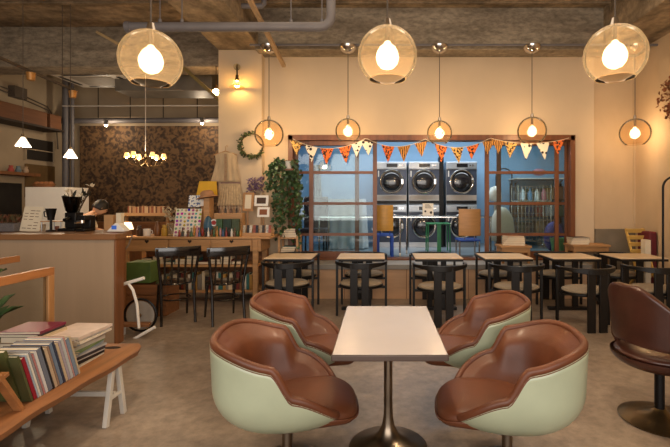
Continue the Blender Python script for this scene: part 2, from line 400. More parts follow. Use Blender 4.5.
# ceiling cassette air conditioner
def cassette():
    x0, x1, y0, y1, z = PX(48, 7.6), PX(118, 7.6), 7.55, 8.5, PZ(73, 7.6)
    t = thing('air_conditioner', 'square white ceiling cassette air conditioner above the kitchen', 'air conditioner', ((x0+x1)/2, (y0+y1)/2, z))
    B().box(x0+.08, x1-.08, y0+.08, y1-.08, z+.02, z+.3).build('casing', steel, t, world=True)
    B().box(x0, x1, y0, y1, z-.02, z+.02).build('panel', whitepaint, t, world=True, bevel=.01)
    B().box(x0+.25, x1-.25, y0+.22, y1-.22, z-.03, z-.021).build('grille', mat('grille_beige', (168, 158, 142), .6), t, world=True)
    for a, c2 in (((x0+.2, y0+.07), (x1-.2, y0+.13)), ((x0+.2, y1-.13), (x1-.2, y1-.07)), ((x0+.07, y0+.2), (x0+.13, y1-.2)), ((x1-.13, y0+.2), (x1-.07, y1-.2))):
        B().box(a[0], c2[0], a[1], c2[1], z-.028, z-.02).build('vent', blackmetal, t, world=True)
    for sx in (x0+.2, x1-.2):
        B().cyl((sx, (y0+y1)/2, z+.3), (sx, (y0+y1)/2, 4.28), .008).build('hanger_rod', wirem, t, world=True)
cassette()
# soffit duct & rails at kitchen back
b = B().box(PX(118, 8), PX(214, 8), 7.9, 8.5, PZ(92, 8), PZ(70, 8))
simple('air_duct', b, mat('duct_grey', (120, 114, 104), .5, metal=.3), 'boxy grey air duct hanging between the ceiling unit and the pillar', 'duct', bevel=.01)
b = B().tube([(PX(60, 9.7), 9.7, PZ(121, 9.7)), (PX(222, 9.7), 9.7, PZ(120, 9.7))], .06, 12)
simple('long_pipe', b, pipegrey, 'long grey pipe above the floral wallpaper', 'pipe')
b = B().tube([(PX(62, 9.0), 9.0, PZ(106, 9)), (PX(222, 9.0), 9.0, PZ(105.5, 9))], .012, 8)
simple('ceiling_rod', b, whitepaint, 'thin white rod stretched across the kitchen above the grey pipe', 'rod')
struct('trim_kitchen_joints', (lambda b: [b.box(x, x+.02, YB-.012, YB+.001, 3.25, 4.28) for x in [PX(q, YB) for q in (60, 98, 130, 163, 197)]] and b)(B()), wirem, smooth=False)
simple('corner_pipes', B().cyl((PX(66, 9.6), 9.6, 0), (PX(66, 9.6), 9.6, 4.28), .07).cyl((PX(72.5, 9.6), 9.6, 0), (PX(72.5, 9.6), 9.6, 4.28), .035), pipegrey, 'pair of vertical grey pipes at the kitchen corner', 'pipe')
# conduit sagging on the left wall
b = B()
for dz in (0, .07):
    b.tube([(XL+.06, 7.3, 3.7-dz), (XL+.06, 8.6, 3.62-dz), (XL+.06, 9.5, 3.5-dz), (XL+.06, 9.75, 3.2-dz), (XL+.06, 9.8, 2.6)], .014, 8)
b.box(XL, XL+.14, 8.55, 8.85, 3.5, 3.72)
simple('wall_conduit', b, wirem, 'pair of dark conduits with a junction box high on the kitchen wall', 'conduit')

# ------------------------------------------------------------------ pendants
def inner_light(t, watts, z=0, r=.03, col=(1.0, .78, .54)):
    l = bpy.data.lights.new('lamp_light', 'POINT'); l.energy = watts; l.color = col; l.shadow_soft_size = r
    o = bpy.data.objects.new('lamp_light', l); C.objects.link(o); o.parent = t; o.location = (0, 0, z); return o
def spotlamp(px, py, Y, label):
    p = P(px, py, Y)
    t = thing('ceiling_spotlight', label, 'spotlight', p+Vector((0,0,.05)), 0, 'tiny spotlights under the grey pipe')
    B().cyl(p, p+Vector((0,0,.12)), .05, .035, 14).build('housing', steel, t, world=True)
    B().sphere(p-Vector((0,0,.01)), .028).build('bulb', emis('spot_bulb', (255, 236, 200), 55), t, world=True); inner_light(t, 9, -.12)
spotlamp(106, 125, 9.5, 'tiny bright spotlight under the grey pipe, left one')
spotlamp(202, 123, 9.5, 'tiny spotlight under the grey pipe, right one near the pillar')

def globe_pendant(label, group, p, top, rg=.18, canopy=True, watts=30):
    t = thing('globe_pendant', label, 'pendant lamp', p, 0, group)
    # globe centre at local origin
    prof = []
    n = 18; a0 = R(7); a1 = R(142)
    for i in range(n+1):
        a = a0+(a1-a0)*i/n; prof.append((rg*math.sin(a), rg*math.cos(a)))
    B().lathe(prof, n=40).build('globe', globe_g, t, solid=0)
    rr = prof[-1][0]
    B().tube([(rr*math.cos(2*PI*i/40), rr*math.sin(2*PI*i/40), prof[-1][1]) for i in range(40)], .0022, 6, closed=True).build('glass_lip', globe_g, t)
    B().cyl((0,0,rg*.98), (0,0,rg+.045), .030, .018, 16).cyl((0,0,rg*.98), (0,0,.085), .018).build('socket', chrome, t)
    k = 1.42
    bl = B().lathe([(r*k, z*k) for r, z in [(.012, .062), (.016, .052), (.034, .036), (.046, .012), (.049, -.010), (.043, -.032), (.028, -.050), (.012, -.057), (.0001, -.058)]], n=24, c=(0,0,.0)).build('bulb', bulb_g, t)
    B().sphere((0,0,.005), .024, 16, 10, (1,1,1.8)).build('filament', filament, bl)
    l = bpy.data.lights.new('lamp_light', 'POINT'); l.energy = watts; l.color = (1.0, .85, .68); l.shadow_soft_size = .045
    lo_ = bpy.data.objects.new('lamp_light', l); C.objects.link(lo_); lo_.parent = t
    B().cyl((0,0,rg+.03), (0,0,top-p.z), .0055, n=8).build('cord', wirem, t)
    if canopy:
        B().lathe([(.0001, 0), (.125, 0), (.12, -.035), (.085, -.08), (.03, -.11), (.0001, -.112)], (0,0,top-p.z), 20).build('canopy', chrome, t)
    return t
big = 2.62
for px, py, wh in ((151, 60, 'leftmost of the three large globe lamps, nearest the kitchen'), (387.5, 56, 'large amber glass globe lamp hanging over the tan chair table'), (615, 55, 'large amber glass globe lamp at upper right, nearest the right wall')):
    p = P(px, py, big)
    globe_pendant(wh, 'large amber globe pendants', p, 4.28, canopy=False, watts=42)
PY_ = 6.2
for px, py, r_, lb in ((269, 134, .208, 'small glass globe pendant hanging beside the pillar above the ivy'), (348, 131, .182, 'small glass globe pendant in front of the left sliding doors'), (439.5, 133, .18, 'small glass globe pendant in front of the dryers'), (532, 131, .205, 'small glass globe pendant in front of the right sliding doors'), (635, 133, .208, 'small glass globe pendant before the bare right wall')):
    globe_pendant(lb, 'small globe pendants in the rear row', P(px, py, PY_), PZ(45, PY_)-.012, rg=r_, watts=13)
# rail that carries the rear pendants
simple('pendant_rail', B().tube([(PX(255, 4.0), 4.0, PZ(47.5, 4.0)), (PX(560, 4.0), 4.0, PZ(47.5, 4.0))], .009, 8), pipegrey, 'slim grey rail that the four chrome lamp canopies hang from', 'rail') if False else None

# sconce on pillar
def sconce():
    Y = 6.52; p = P(237, 84, 6.40)
    t = thing('wall_sconce', 'brass wall sconce with bare glowing bulb on the pillar', 'wall lamp', P(237, 66, 6.5))
    B().cyl(P(237, 67, 6.55), P(237, 67, 6.50), .05).build('backplate', bronze, t, world=True)
    B().tube([P(237, 67, 6.5), P(237, 65, 6.42), p+Vector((0,0,.16)), p+Vector((0,0,.08))], .012, 8).cyl(p+Vector((0,0,.05)), p+Vector((0,0,.13)), .03, .022).build('arm', bronze, t, world=True)
    B().sphere(p, .04, sc=(1,1,1.3)).build('bulb', emis('sconce_bulb', (255, 206, 120), 60), t, world=True)
    B().lathe([(.035, .07), (.06, -.01), (.11, -.05)], p, 24).build('shade', glass('sconce_glass', (255, 240, 210), .1), t, world=True)
sconce()
t = thing('bare_bulb_lamp', 'small bare bulb lamp glowing just left of the pillar', 'lamp', P(216, 88, 7.0))
p = P(216, 92, 7.0)
B().sphere(p, .05).build('bulb', smallbulb, t, world=True); B().cyl(p+Vector((0,0,.05)), p+Vector((0,0,.11)), .025).cyl(p+Vector((0,0,.1)), (p.x, p.y, 3.62), .006).build('cord', bronze, t, world=True)

# kitchen cone pendants
def cone(px, py, Y, label, top=4.28):
    p = P(px, py, Y)
    t = thing('cone_pendant', label, 'pendant lamp', p, 0, 'white pleated cone pendants in the kitchen')
    prof = [(.02, .09), (.03, .085), (.062, .03), (.10, -.03)]
    bm = B(); n = 40
    bm.grid(lambda u, v: Vector(((r := (.02+.062*v+.004*(1 if int(u*n+.5)%2 else -1)*v))*math.cos(2*PI*u), r*math.sin(2*PI*u), .09-.12*v)), n, 5, True)
    bm.build('lamp_shade', emis('shade_glow', (255, 236, 206), 1.5), t)
    B().cyl((0,0,.09), (0,0,.13), .018).build('socket', bronze, t)
    B().sphere((0,0,.0), .025).build('bulb', smallbulb, t); inner_light(t, 14, -.05)
    B().cyl((0,0,.13), (0,0,top-p.z), .004, n=6).build('cord', wirem, t)
cone(23, 144, 5.6, 'white cone pendant before the kitchen wall, left one')
cone(70.5, 155.5, 6.2, 'white cone pendant near the corner pipes, right one')

# chandelier
def chandelier():
    Y = 7.6; c = P(145.5, 160, Y)
    t = thing('chandelier', 'brass chandelier with small glowing shades before the floral wallpaper', 'chandelier', c)
    B().lathe([(.0001,-.12),(.02,-.11),(.03,-.07),(.012,-.03),(.02,.02),(.035,.05),(.012,.1),(.006,.16)], n=16).build('stem', bronze, t)
    B().cyl((0,0,.16), (0,0,4.28-c.z), .006, n=6).build('chain', whitepaint, t)
    for i in range(6):
        a = 2*PI*i/6+.35; d = Vector((math.cos(a), math.sin(a), 0))
        pts = [d*.02+Vector((0,0,-.06)), d*.12+Vector((0,0,-.12)), d*.24+Vector((0,0,-.08)), d*.29+Vector((0,0,.0))]
        arm = B().tube(pts, .008, 8).cyl(d*.29, d*.29+Vector((0,0,.05)), .014).build('arm', bronze, t)
        B().lathe([(.03,.12),(.052,.04)], d*.29, 16).build('lamp_shade', emis('chandelier_shade', (255, 196, 122), .9), arm)
        B().sphere(d*.29+Vector((0,0,.03)), .016, 8, 6, (1,1,1.6)).build('bulb', smallbulb, arm)
    inner_light(t, 14, .12, .1)
chandelier()

# ------------------------------------------------------------------ foreground table
def fg_table():
    t = thing('pedestal_table', 'rectangular pale laminate table on a trumpet metal pedestal amid tan chairs', 'table', (.047, 2.48, 0))
    B().box(-.276, .276, -.47, .47, .668, .6985).build('table_edge', edge_m, t, bevel=.006)
    B().box(-.27, .27, -.464, .464, .6987, .700).build('tabletop', laminate, t, bevel=.002)
    B().lathe([(.0001,0),(.225,0),(.226,.008),(.20,.018),(.14,.034),(.09,.055),(.058,.085),(.036,.13),(.027,.19),(.025,.25),(.025,.64)], n=48).build('pedestal', agedsteel, t)
    B().lathe([(.025,.62),(.07,.65),(.09,.672),(.0001,.672)], n=24).build('top_plate', blackmetal, t)
fg_table()

# ------------------------------------------------------------------ tub chairs
def smooth01(a, b, x):
    t = max(0, min(1, (x-a)/(b-a))); return t*t*(3-2*t)
def tub_plan(th):                       # th 0 = front (+x), pi = back
    c, s_ = math.cos(th), math.sin(th)
    n = 2.5; a = .356 if c < 0 else .41; bb = .338
    r = (abs(c/a)**n+abs(s_/bb)**n)**(-1/n)
    return r
def tub_rim(th):
    r = tub_plan(th); x = r*math.cos(th)
    k = smooth01(-.055, .05, x)
    z = (.735 - .075*smooth01(-.34, -.02, x))*(1-k) + .522*k
    z -= .175*smooth01(.02, .42, x)
    return z
ZB = .262; ZC = .54
def bowl(z):
    if z >= ZC: return 1 + .02*(z-ZC)/.15
    q = min(1, (ZC-z)/(ZC-ZB)); return max(0.0, (1-q**2.4))**(1/1.8)*.999+.001
def tub_chair(label):
    t = thing('tub_chair', label, 'chair', (0,0,0), 0, 'tan leather tub chairs around the pale table')
    def shell(u, v):
        th = 2*PI*u; zr = tub_rim(th)-.012
        # cosine spacing toward the bottom
        z = zr-(zr-ZB)*math.sin(v*PI/2); f = bowl(z); r = tub_plan(th)*f
        return Vector((r*math.cos(th), r*math.sin(th), z))
    B().grid(shell, 96, 26, True).build('shell', shell_m, t, solid=-.008, angle=60)
    # rim band of leather, rolled over the shell edge
    pts = []; rad = []
    N_ = 140
    for i in range(N_):
        th = 2*PI*i/N_; z = tub_rim(th); f = bowl(z); r = tub_plan(th)*f-.012
        pts.append((r*math.cos(th), r*math.sin(th), z))
        rad.append(.0185)
    B().tube(pts, rad, 12, closed=True).build('leather_rim', leather, t, angle=80)
    pts2 = []
    for i in range(N_):
        th = 2*PI*i/N_; z = tub_rim(th)-.017; f = bowl(z); r = tub_plan(th)*f+.002
        pts2.append((r*math.cos(th), r*math.sin(th), z))
    B().tube(pts2, .007, 8, closed=True).build('piping', leather, t, angle=80)
    # inner leather lining
    def inner(u, v):
        th = 2*PI*u; zr = tub_rim(th)+.004; z = zr-(zr-.34)*v if zr > .34 else zr
        f = bowl(zr); r0 = tub_plan(th)*f-.022
        back = .5-.5*math.cos(th)
        pad = .035+.02*back
        dip = .05+.035*back
        k = smooth01(0, .22, v)*pad + v*dip
        r = min(r0, tub_plan(th)*bowl(max(z, .3))-.02)-k
        bulge = .012*math.sin(min(1, v*1.3)*PI)
        return Vector(((r-bulge)*math.cos(th), (r-bulge)*math.sin(th), z))
    B().grid(inner, 96, 16, True).build('lining', leather, t, angle=80)
    # seat cushion
    def squ(th, a, bb, n=3.2):
        c, s_ = math.cos(th), math.sin(th); return (abs(c/a)**n+abs(s_/bb)**n)**(-1/n)
    def cush(u, v):
        th = 2*PI*u; q = v*PI; 
        rr = math.sin(q)**.42 if 0 < v < 1 else 0
        zz = .375 + .045*(abs(math.cos(q))**.8)*(1 if q < PI/2 else -1.6)
        bb = .235; a = .25
        r = squ(th, a, bb)*rr
        x = r*math.cos(th)+.115; y_ = r*math.sin(th)
        zz += .012*math.exp(-((x-.05)**2+y_**2)/.02)*0 - .03*smooth01(.22, .40, x) - .008*(1-smooth01(-.1, .1, x))
        return Vector((x, y_, zz))
    B().grid(cush, 64, 22, True).build('seat_cushion', leather, t, angle=80)
    B().tube([(.115+squ(2*PI*i/64, .253, .238)*math.cos(2*PI*i/64), squ(2*PI*i/64, .253, .238)*math.sin(2*PI*i/64), .365-.03*smooth01(.22, .40, .115+squ(2*PI*i/64, .272, .237)*math.cos(2*PI*i/64))) for i in range(64)], .006, 8, closed=True).build('seat_piping', leather, t, angle=80)
    B().cyl((0,0,.03), (0,0,.28), .028, n=20).lathe([(.0001,.28),(.13,.28),(.13,.265),(.03,.235)], n=24).build('pedestal_post', agedsteel, t)
    B().lathe([(.0001,0),(.24,0),(.243,.008),(.22,.016),(.12,.03),(.05,.05),(.03,.075),(.0001,.075)], n=40).build('pedestal_base', agedsteel, t)
    return t
ch = tub_chair('near left tan leather tub chair with pale green shell')
ch.location = (-.487, 2.26, 0); ch.rotation_euler = (0, 0, R(8))
dup(ch, (-.53, 3.05, 0), R(4), 'far left tan leather tub chair behind the near left one')
dup(ch, (.662, 2.24, 0), R(172), 'near right tan leather tub chair showing its pale green shell')
dup(ch, (.665, 3.04, 0), R(175), 'far right tan leather tub chair beyond the near right one')

# brown swivel chair at right edge
def swivel():
    t = thing('swivel_chair', 'dark brown leather swivel chair on bronze disc base at right edge', 'chair', (1.82, 2.80, 0), R(12))
    # local: facing +x ; wrap-around back from -130..130 deg around back
    def outer(u, v):
        th = R(180-92+184*u); e = abs(u-.5)*2
        top = .89-.20*smooth01(.12, .95, e); bot = .52-.02*e
        z = bot+(top-bot)*v; r = .26+.03*v+.0*e
        return Vector((r*1.0*math.cos(th)-.0, r*1.08*math.sin(th), z))
    B().grid(outer, 48, 12).build('backrest', leather_dk, t, solid=.05, bevel=.012, angle=70)
    def low(u, v):
        th = R(180-120+240*u); z = .40+.10*v; r = .19+.09*math.sin(min(1, v+.15)*PI/2)
        return Vector((r*math.cos(th), r*1.08*math.sin(th), z))
    B().grid(lambda u, v: Vector(((.15+.135*math.sin(v*PI/2))*math.cos(2*PI*u), (.15+.14*math.sin(v*PI/2))*math.sin(2*PI*u), .35+.085*(1-math.cos(v*PI/2)))), 48, 8, True).lathe([(.0001,.35),(.15,.35)], n=48).build('seat_pan', leather_dk, t, angle=70)
    def cush(u, v):
        th = 2*PI*u; q = v*PI; rr = math.sin(q)**.45 if 0 < v < 1 else 0
        return Vector((.275*rr*math.cos(th)+.01, .27*rr*math.sin(th), .44+.035*math.cos(q)))
    B().grid(cush, 48, 14, True).build('seat_cushion', leather_dk, t, angle=70)
    for s_ in (-1, 1):
        a = R(180-s_*66); r = .27
        B().tube([(r*.9*math.cos(a), r*.95*math.sin(a), .43), (r*math.cos(a), r*1.08*math.sin(a), .49), (r*math.cos(a), r*1.08*math.sin(a), .56)], .022, 10).build('back_bracket', leather_dk, t)
    B().cyl((0,0,.03), (0,0,.36), .03, n=20).build('post', blackmetal, t)
    B().lathe([(.0001,0),(.238,0),(.241,.008),(.22,.016),(.14,.03),(.06,.048),(.034,.075),(.0001,.075)], n=48).build('disc_base', bronze, t)
swivel()

# ------------------------------------------------------------------ café tables and armchairs
def cafe_table(label):
    t = thing('cafe_table', label, 'table', (0,0,0), 0, 'black framed café tables along the platform')
    wd, dp = .60, .52
    B().box(-wd/2, wd/2, 0, dp, .694, .706).build('tabletop', tabletop_m, t, bevel=.002)
    B().box(-wd/2, wd/2, 0, dp, .664, .693).build('table_frame', black, t, bevel=.003)
    for s_ in (-1, 1):
        B().box(s_*.09-.035, s_*.09+.035, dp/2-.02, dp/2+.02, .04, .664).build('leg', black, t, bevel=.003)
    B().box(-.26, .26, dp/2-.035, dp/2+.035, 0, .04).build('foot', black, t, bevel=.003)
    return t
def armchair(label):
    # faces +y (away from the camera); back towards -y
    t = thing('armchair', label, 'chair', (0,0,0), 0, 'black wooden armchairs with beige round seats')
    w2 = .32
    def rail(u, v, inner=False):
        pass
    # curved flat rail, horseshoe, widening at the back
    n = 36; outer = []; inn = []
    for i in range(n+1):
        a = PI + PI*i/n; rx, ry = w2, .27
        outer.append((rx*math.cos(a), .27+ry*math.sin(a)))
        k = .030+.045*math.sin(PI*i/n)**2
        inn.append(((rx-.034)*math.cos(a), .27+(ry-.034)*math.sin(a)))
    pathz = lambda i: .66
    bm = B()
    vs = []; hh = [.034+.034*math.sin(PI*i/n)**3 for i in range(n+1)]
    outer = [(-w2, .335)]+outer+[(w2, .335)]; inn = [(-w2+.034, .335)]+inn+[(w2-.034, .335)]; hh = [.030]+hh+[.030]
    m = len(outer)
    for i in range(m):
        z1 = .690; z0 = z1-hh[i]
        vs += [(*outer[i], z0), (*outer[i], z1), (*inn[i], z1), (*inn[i], z0)]
    fs = []
    for i in range(m-1):
        for k in range(4): fs.append((i*4+k, i*4+(k+1)%4, (i+1)*4+(k+1)%4, (i+1)*4+k))
    fs += [(0,1,2,3), tuple((m-1)*4+k for k in (3,2,1,0))]
    bm.add(vs, fs); bm.build('arm_rail', black, t, bevel=.004)
    for s_ in (-1, 1):
        B().box(s_*.066-.044, s_*.066+.044, .012, .038, 0, .672).build('back_post', black, t, bevel=.003)
        B().box(s_*(w2-.017)-.014, s_*(w2-.017)+.014, .298, .332, 0, .665).build('leg', black, t, bevel=.003)
    B().lathe([(.0001,.375),(.245,.375),(.255,.385),(.255,.402),(.0001,.402)], (0,.27,0), 40, sx=1.06, sy=.86).build('seat_frame', black, t)
    B().lathe([(.0001,.402),(.23,.402),(.245,.415),(.242,.43),(.21,.445),(.0001,.45)], (0,.27,0), 40, sx=1.06, sy=.86).build('seat', seat_m, t, angle=60)
    B().box(-w2+.02, w2-.02, .305, .33, .345, .375).box(-.02, .02, .03, .31, .345, .374).build('stretcher', black, t, bevel=.002)
    return t
TY = 5.36
tx = [(-1.15, 'leftmost'), (-.24, 'second from left'), (.74, 'third from left'), (1.63, 'fourth from left'), (2.52, 'fifth from left')]
where = ['leftmost', 'second from left', 'third from left', 'fourth from left', 'fifth from left', 'rightmost']
t0 = cafe_table('leftmost café table with pale wood top, nearest the display desk')
txs = [-1.15, -.24, .74, 1.61, 2.46, 3.30]
t0.location = (txs[0], TY, 0)
for i in range(1, 6):
    lab = '%s of the six café tables with pale wood tops' % where[i].replace(' from left', '')
    lab = {1: 'second café table with pale wood top, before the left sliding doors', 2: 'third café table with pale wood top, in front of the dryers', 3: 'fourth café table with pale wood top, before the right sliding doors', 4: 'fifth café table with pale wood top, below the wooden side table', 5: 'rightmost café table with pale wood top, by the yellow slatted chair'}[i]
    dup(t0, (txs[i], TY, 0), 0, lab)
near = [(-1.12, 5.00, 3, 'near the bentwood chairs'), (-.24, 5.00, -2, 'directly beyond the far end of the pale table'), (.715, 4.80, 2, 'in front of the dryers'), (1.58, 4.78, -4, 'before the right sliding doors'), (2.34, 4.60, 4, 'behind the near right tub chair'), (3.10, 4.66, -3, 'behind the dark brown swivel chair')]
a0 = armchair('black armchair turned from camera, '+near[0][3]); a0.location = (near[0][0], near[0][1], 0); a0.rotation_euler = (0, 0, R(near[0][2]))
for x, y, r, lb in near[1:]:
    dup(a0, (x, y, 0), R(r), 'black armchair turned from camera, '+lb)
tn = ['leftmost', 'second', 'third', 'fourth', 'fifth', 'rightmost']
for i, x in enumerate(txs):
    dup(a0, (x+(-.0, .02, -.02, .02, .0, .0)[i], 6.225, 0), R(180), 'black armchair facing camera behind the %s café table' % tn[i])

# ------------------------------------------------------------------ bentwood slat chairs
def bent_chair(label):
    t = thing('slat_back_chair', label, 'chair', (0,0,0), 0, 'glossy black slat back chairs at the desk')
    # faces +y, back at -y
    B().lathe([(.0001,.44),(.195,.44),(.205,.45),(.20,.463),(.0001,.466)], (0,.2,0), 36, sx=1.02).build('seat', blackgloss, t, angle=50)
    for s_ in (-1, 1):
        B().tube([(s_*.18, -.06, 0), (s_*.175, -.02, .25), (s_*.175, .0, .45), (s_*.205, -.03, .7), (s_*.225, -.07, .88)], [.015,.017,.018,.016,.015], 10).build('rear_leg', blackgloss, t)
        B().tube([(s_*.17, .42, 0), (s_*.165, .38, .2), (s_*.155, .35, .45)], [.012,.016,.018], 10).build('front_leg', blackgloss, t)
    bm = B(); bm.grid(lambda u, v: Vector(((u-.5)*.49, -.065-.035*math.sin(PI*u), .79+.105*v-.0*u)), 14, 3); bm.build('top_rail', blackgloss, t, solid=.02, bevel=.004)
    for i in range(5):
        x = -.14+.07*i; c = .028*math.sin(PI*(x/.44+.5))
        B().bar((x, -.0, .46), (x*1.05, -.06-c, .80), .022, .010, up=(0,1,0)).build('back_slat', blackgloss, t, bevel=.002)
    B().tube([( .165*math.cos(a)+0, .18+.19*math.sin(a), .27) for a in [2*PI*i/32 for i in range(32)]], .009, 8, closed=True).build('stretcher_ring', blackgloss, t)
    return t
bc = bent_chair('glossy black slat back chair at the desk, left one'); bc.location = (-2.35, 5.0, 0); bc.rotation_euler = (0,0,R(34))
dup(bc, (-1.77, 5.0, 0), R(33), 'glossy black slat back chair at the desk, right one')

# ------------------------------------------------------------------ kitchen counter
CX1 = -2.62
def counter():
    t = thing('counter', 'long plywood fronted counter with thick wooden top', 'counter', (-5.0, 4.6, 0))
    B().box(XL+.05, CX1-.0, 4.245, 4.36, 0, 1.04).build('front_panel', ply_z, t, world=True)
    B().prism([(XL+.05, 4.20), (CX1+.03, 4.20), (CX1+.03, 4.40), (-2.80, 4.40), (-2.80, 4.85), (XL+.05, 4.85)], 'z', 1.04, 1.095).build('countertop', wood('counter_top_wood', (140, 98, 62), 'x', .4), t, world=True, bevel=.005)
    B().box(CX1, CX1+.02, 4.235, 4.365, 0, 1.04).build('end_panel', dkwood, t, world=True, bevel=.003)
    for x in (-2.9, -4.6, -6.8): B().box(x, x+.06, 4.74, 4.80, 0, 1.04).build('leg', dkwood, t, world=True)
counter()
b = thing('wall_socket', 'grey metal socket plate on the counter front', 'socket', P(12, 303, 4.26))
p = P(12.5, 303, 4.265)
B().box(p.x-.045, p.x+.045, 4.255, 4.27, p.z-.09, p.z+.09).build('plate', mat('socket_grey', (92, 92, 90), .5), b, world=True, bevel=.003)
B().box(p.x-.018, p.x+.018, 4.248, 4.256, p.z-.018, p.z+.018).build('switch', whitepaint, b, world=True, bevel=.002)

# glass partitions framed in wood
def partition(x, y1, zt, label, post=True):
    t = thing('glass_partition', label, 'partition', (x, y1-.7, 0), 0, 'wood framed glass partitions beside the bench')
    y0 = .9; ye = y1-.055 if post else y1-.3
    B().box(x-.02, x+.02, y0, y1, zt-.055, zt).build('top_rail', oak_y, t, world=True, bevel=.003)
    if post: B().box(x-.02, x+.02, y1-.055, y1, 0, zt-.055).build('post', oak_z, t, world=True, bevel=.003)
    B().box(x-.02, x+.02, y0, y0+.05, 0, zt-.055).build('post', oak_z, t, world=True, bevel=.003)
    B().box(x-.02, x+.02, y0+.05, ye, .03, .09).build('bottom_rail', oak_y, t, world=True, bevel=.003)
    B().box(x-.003, x+.003, y0+.05, ye, .09, zt-.055).build('pane', clear_g, t, world=True, smooth=False)
partition(-2.32, 3.04, .955, 'wood framed glass partition directly behind the bench')
partition(-3.25, 3.86, .93, 'wood framed glass partition farther left, its top rail ending before the counter', False)

# ------------------------------------------------------------------ bench with trestles
BZ = .40
def bench():
    t = thing('bench', 'long live edge wooden bench on white trestles holding magazines', 'bench', (-1.98, 2.2, 0))
    n = 26; bm = B(); vs = []
    for i in range(n+1):
        y = .7+(3.08-.7)*i/n; x1 = -1.70+.012*math.sin(y*5)+.006*math.sin(y*17); x0 = -2.27
        if i == n: x1 -= .03
        vs += [(x0, y, BZ-.055), (x1+.0, y, BZ-.055), (x1+.012, y, BZ-.02), (x1-.006, y, BZ), (x0, y, BZ)]
    fs = []
    for i in range(n):
        for k in range(5): fs.append((i*5+k, i*5+(k+1)%5, (i+1)*5+(k+1)%5, (i+1)*5+k))
    fs += [(0,1,2,3,4), tuple(n*5+k for k in (4,3,2,1,0))]
    bm.add(vs, fs); bm.build('bench_top', wood('bench_wood', (152, 100, 60), 'y', .38, .22), t, world=True, angle=50)
    for yc in (2.79, 1.2):
        tr = None
        for x in (-1.72, -2.22):
            o = B().bar((x, yc-.03, BZ-.055), (x, yc-.095, 0), .028, .032).bar((x, yc+.03, BZ-.055), (x, yc+.095, 0), .028, .032).bar((x, yc-.07, .16), (x, yc+.07, .16), .02, .02).build('leg', whitepaint, t, world=True, bevel=.002)
        B().bar((-1.72, yc, .17), (-2.22, yc, .17), .02, .03).build('stretcher', whitepaint, t, world=True, bevel=.002)
    # oval handle hole inlay near far end
    B().lathe([(.0001, .0015), (.055, .0015), (.057, .0)], (-1.86, 2.99, BZ), 24, sx=1.0, sy=.45).build('handle_slot', mat('dark_slot', (44, 26, 16), .9), t, world=True)
bench()
def pages_book(name, c, size, rot, cover, label, group, cat='magazine', spine='x+', pages=cream):
    """closed book: cover with inset page block; size=(x,y,z) local, spine on +x side; thickness z"""
    t = thing(name, label, cat, c, 0, group); t.rotation_euler = rot
    a, b_, d = [q/2 for q in size]; th = min(.0018, d*.25)
    B().box(-a, a, -b_, b_, d-th, d).box(-a, a, -b_, b_, -d, -d+th).box(a-.002, a, -b_, b_, -d+th, d-th).build('cover', cover, t)
    B().box(-a+.003, a-.002, -b_+.003, b_-.003, -d+th, d-th).build('pages', pages, t, smooth=False)
    return t
bookcols = [('green', (84, 86, 54)), ('crimson', (150, 30, 50)), ('pale blue', (170, 188, 206)), ('white', (226, 222, 214)), ('grey', (150, 150, 156)), ('pink-edged', (190, 130, 130)), ('white-backed', (215, 215, 218)), ('slate grey', (110, 118, 136)), ('black', (34, 32, 36)), ('beige', (196, 172, 146)), ('brown', (150, 124, 106)), ('steel blue', (112, 130, 156)), ('navy', (52, 60, 84)), ('buff', (202, 180, 152)), ('lilac grey', (168, 160, 176)), ('silver', (190, 194, 198)), ('rose', (196, 150, 146)), ('smoky blue', (126, 144, 166)), ('sandy', (196, 178, 150))]
y = 2.12
tilt = R(19)
for i, (cn, cc) in enumerate(bookcols):
    th = (.016, .024, .01, .014, .012, .012, .02, .03, .012, .022, .014, .024, .016, .02, .018, .022, .012, .026, .016)[i]*.9; h = .27-.02*((i*7) % 4)/3
    y += th/2/math.cos(tilt)
    m_ = color('mag_'+cn.replace(' ', '_').replace('-', '_'), cc, .35, .1, scale=(20, 4, 12))
    # upright leaning to camera: local x -> world x (spine +x), local y -> up, local z -> world -y
    cz = BZ+h/2*math.cos(tilt)+th/2*math.sin(tilt)+.002
    cy = y-h/2*math.sin(tilt)+.06
    pages_book('magazine', (-1.87, cy, cz), (.205, h, th-.002), (R(90)+tilt, 0, 0), m_, '%s spined magazine in the leaning row on the bench' % cn, 'magazines leaning on the bench')
    y += th/2/math.cos(tilt)+.002
endY = y
# short pile behind the leaning row, plum magazine on top
z = BZ+.001
for i, (cn, cc) in enumerate([('grey', (130, 126, 122)), ('cream', (214, 204, 184)), ('blue', (110, 128, 150)), ('white', (222, 220, 214)), ('brown', (120, 92, 70)), ('buff', (200, 180, 150)), ('dark', (40, 30, 34)), ('plum coloured', (120, 24, 60)), ]):
    th = .036 if i < 6 else .016
    pages_book('magazine', (-2.13+.006*(i % 3), 2.64, z+th/2), (.235, .22, th-.001), (0, 0, R((i*7) % 5-2)), color('pl_'+cn.replace(' ', '_'), cc, .35), '%s magazine %s up in the pile behind the leaning row' % (cn, ORD[i]), 'magazines piled behind the leaning row')
    z += th
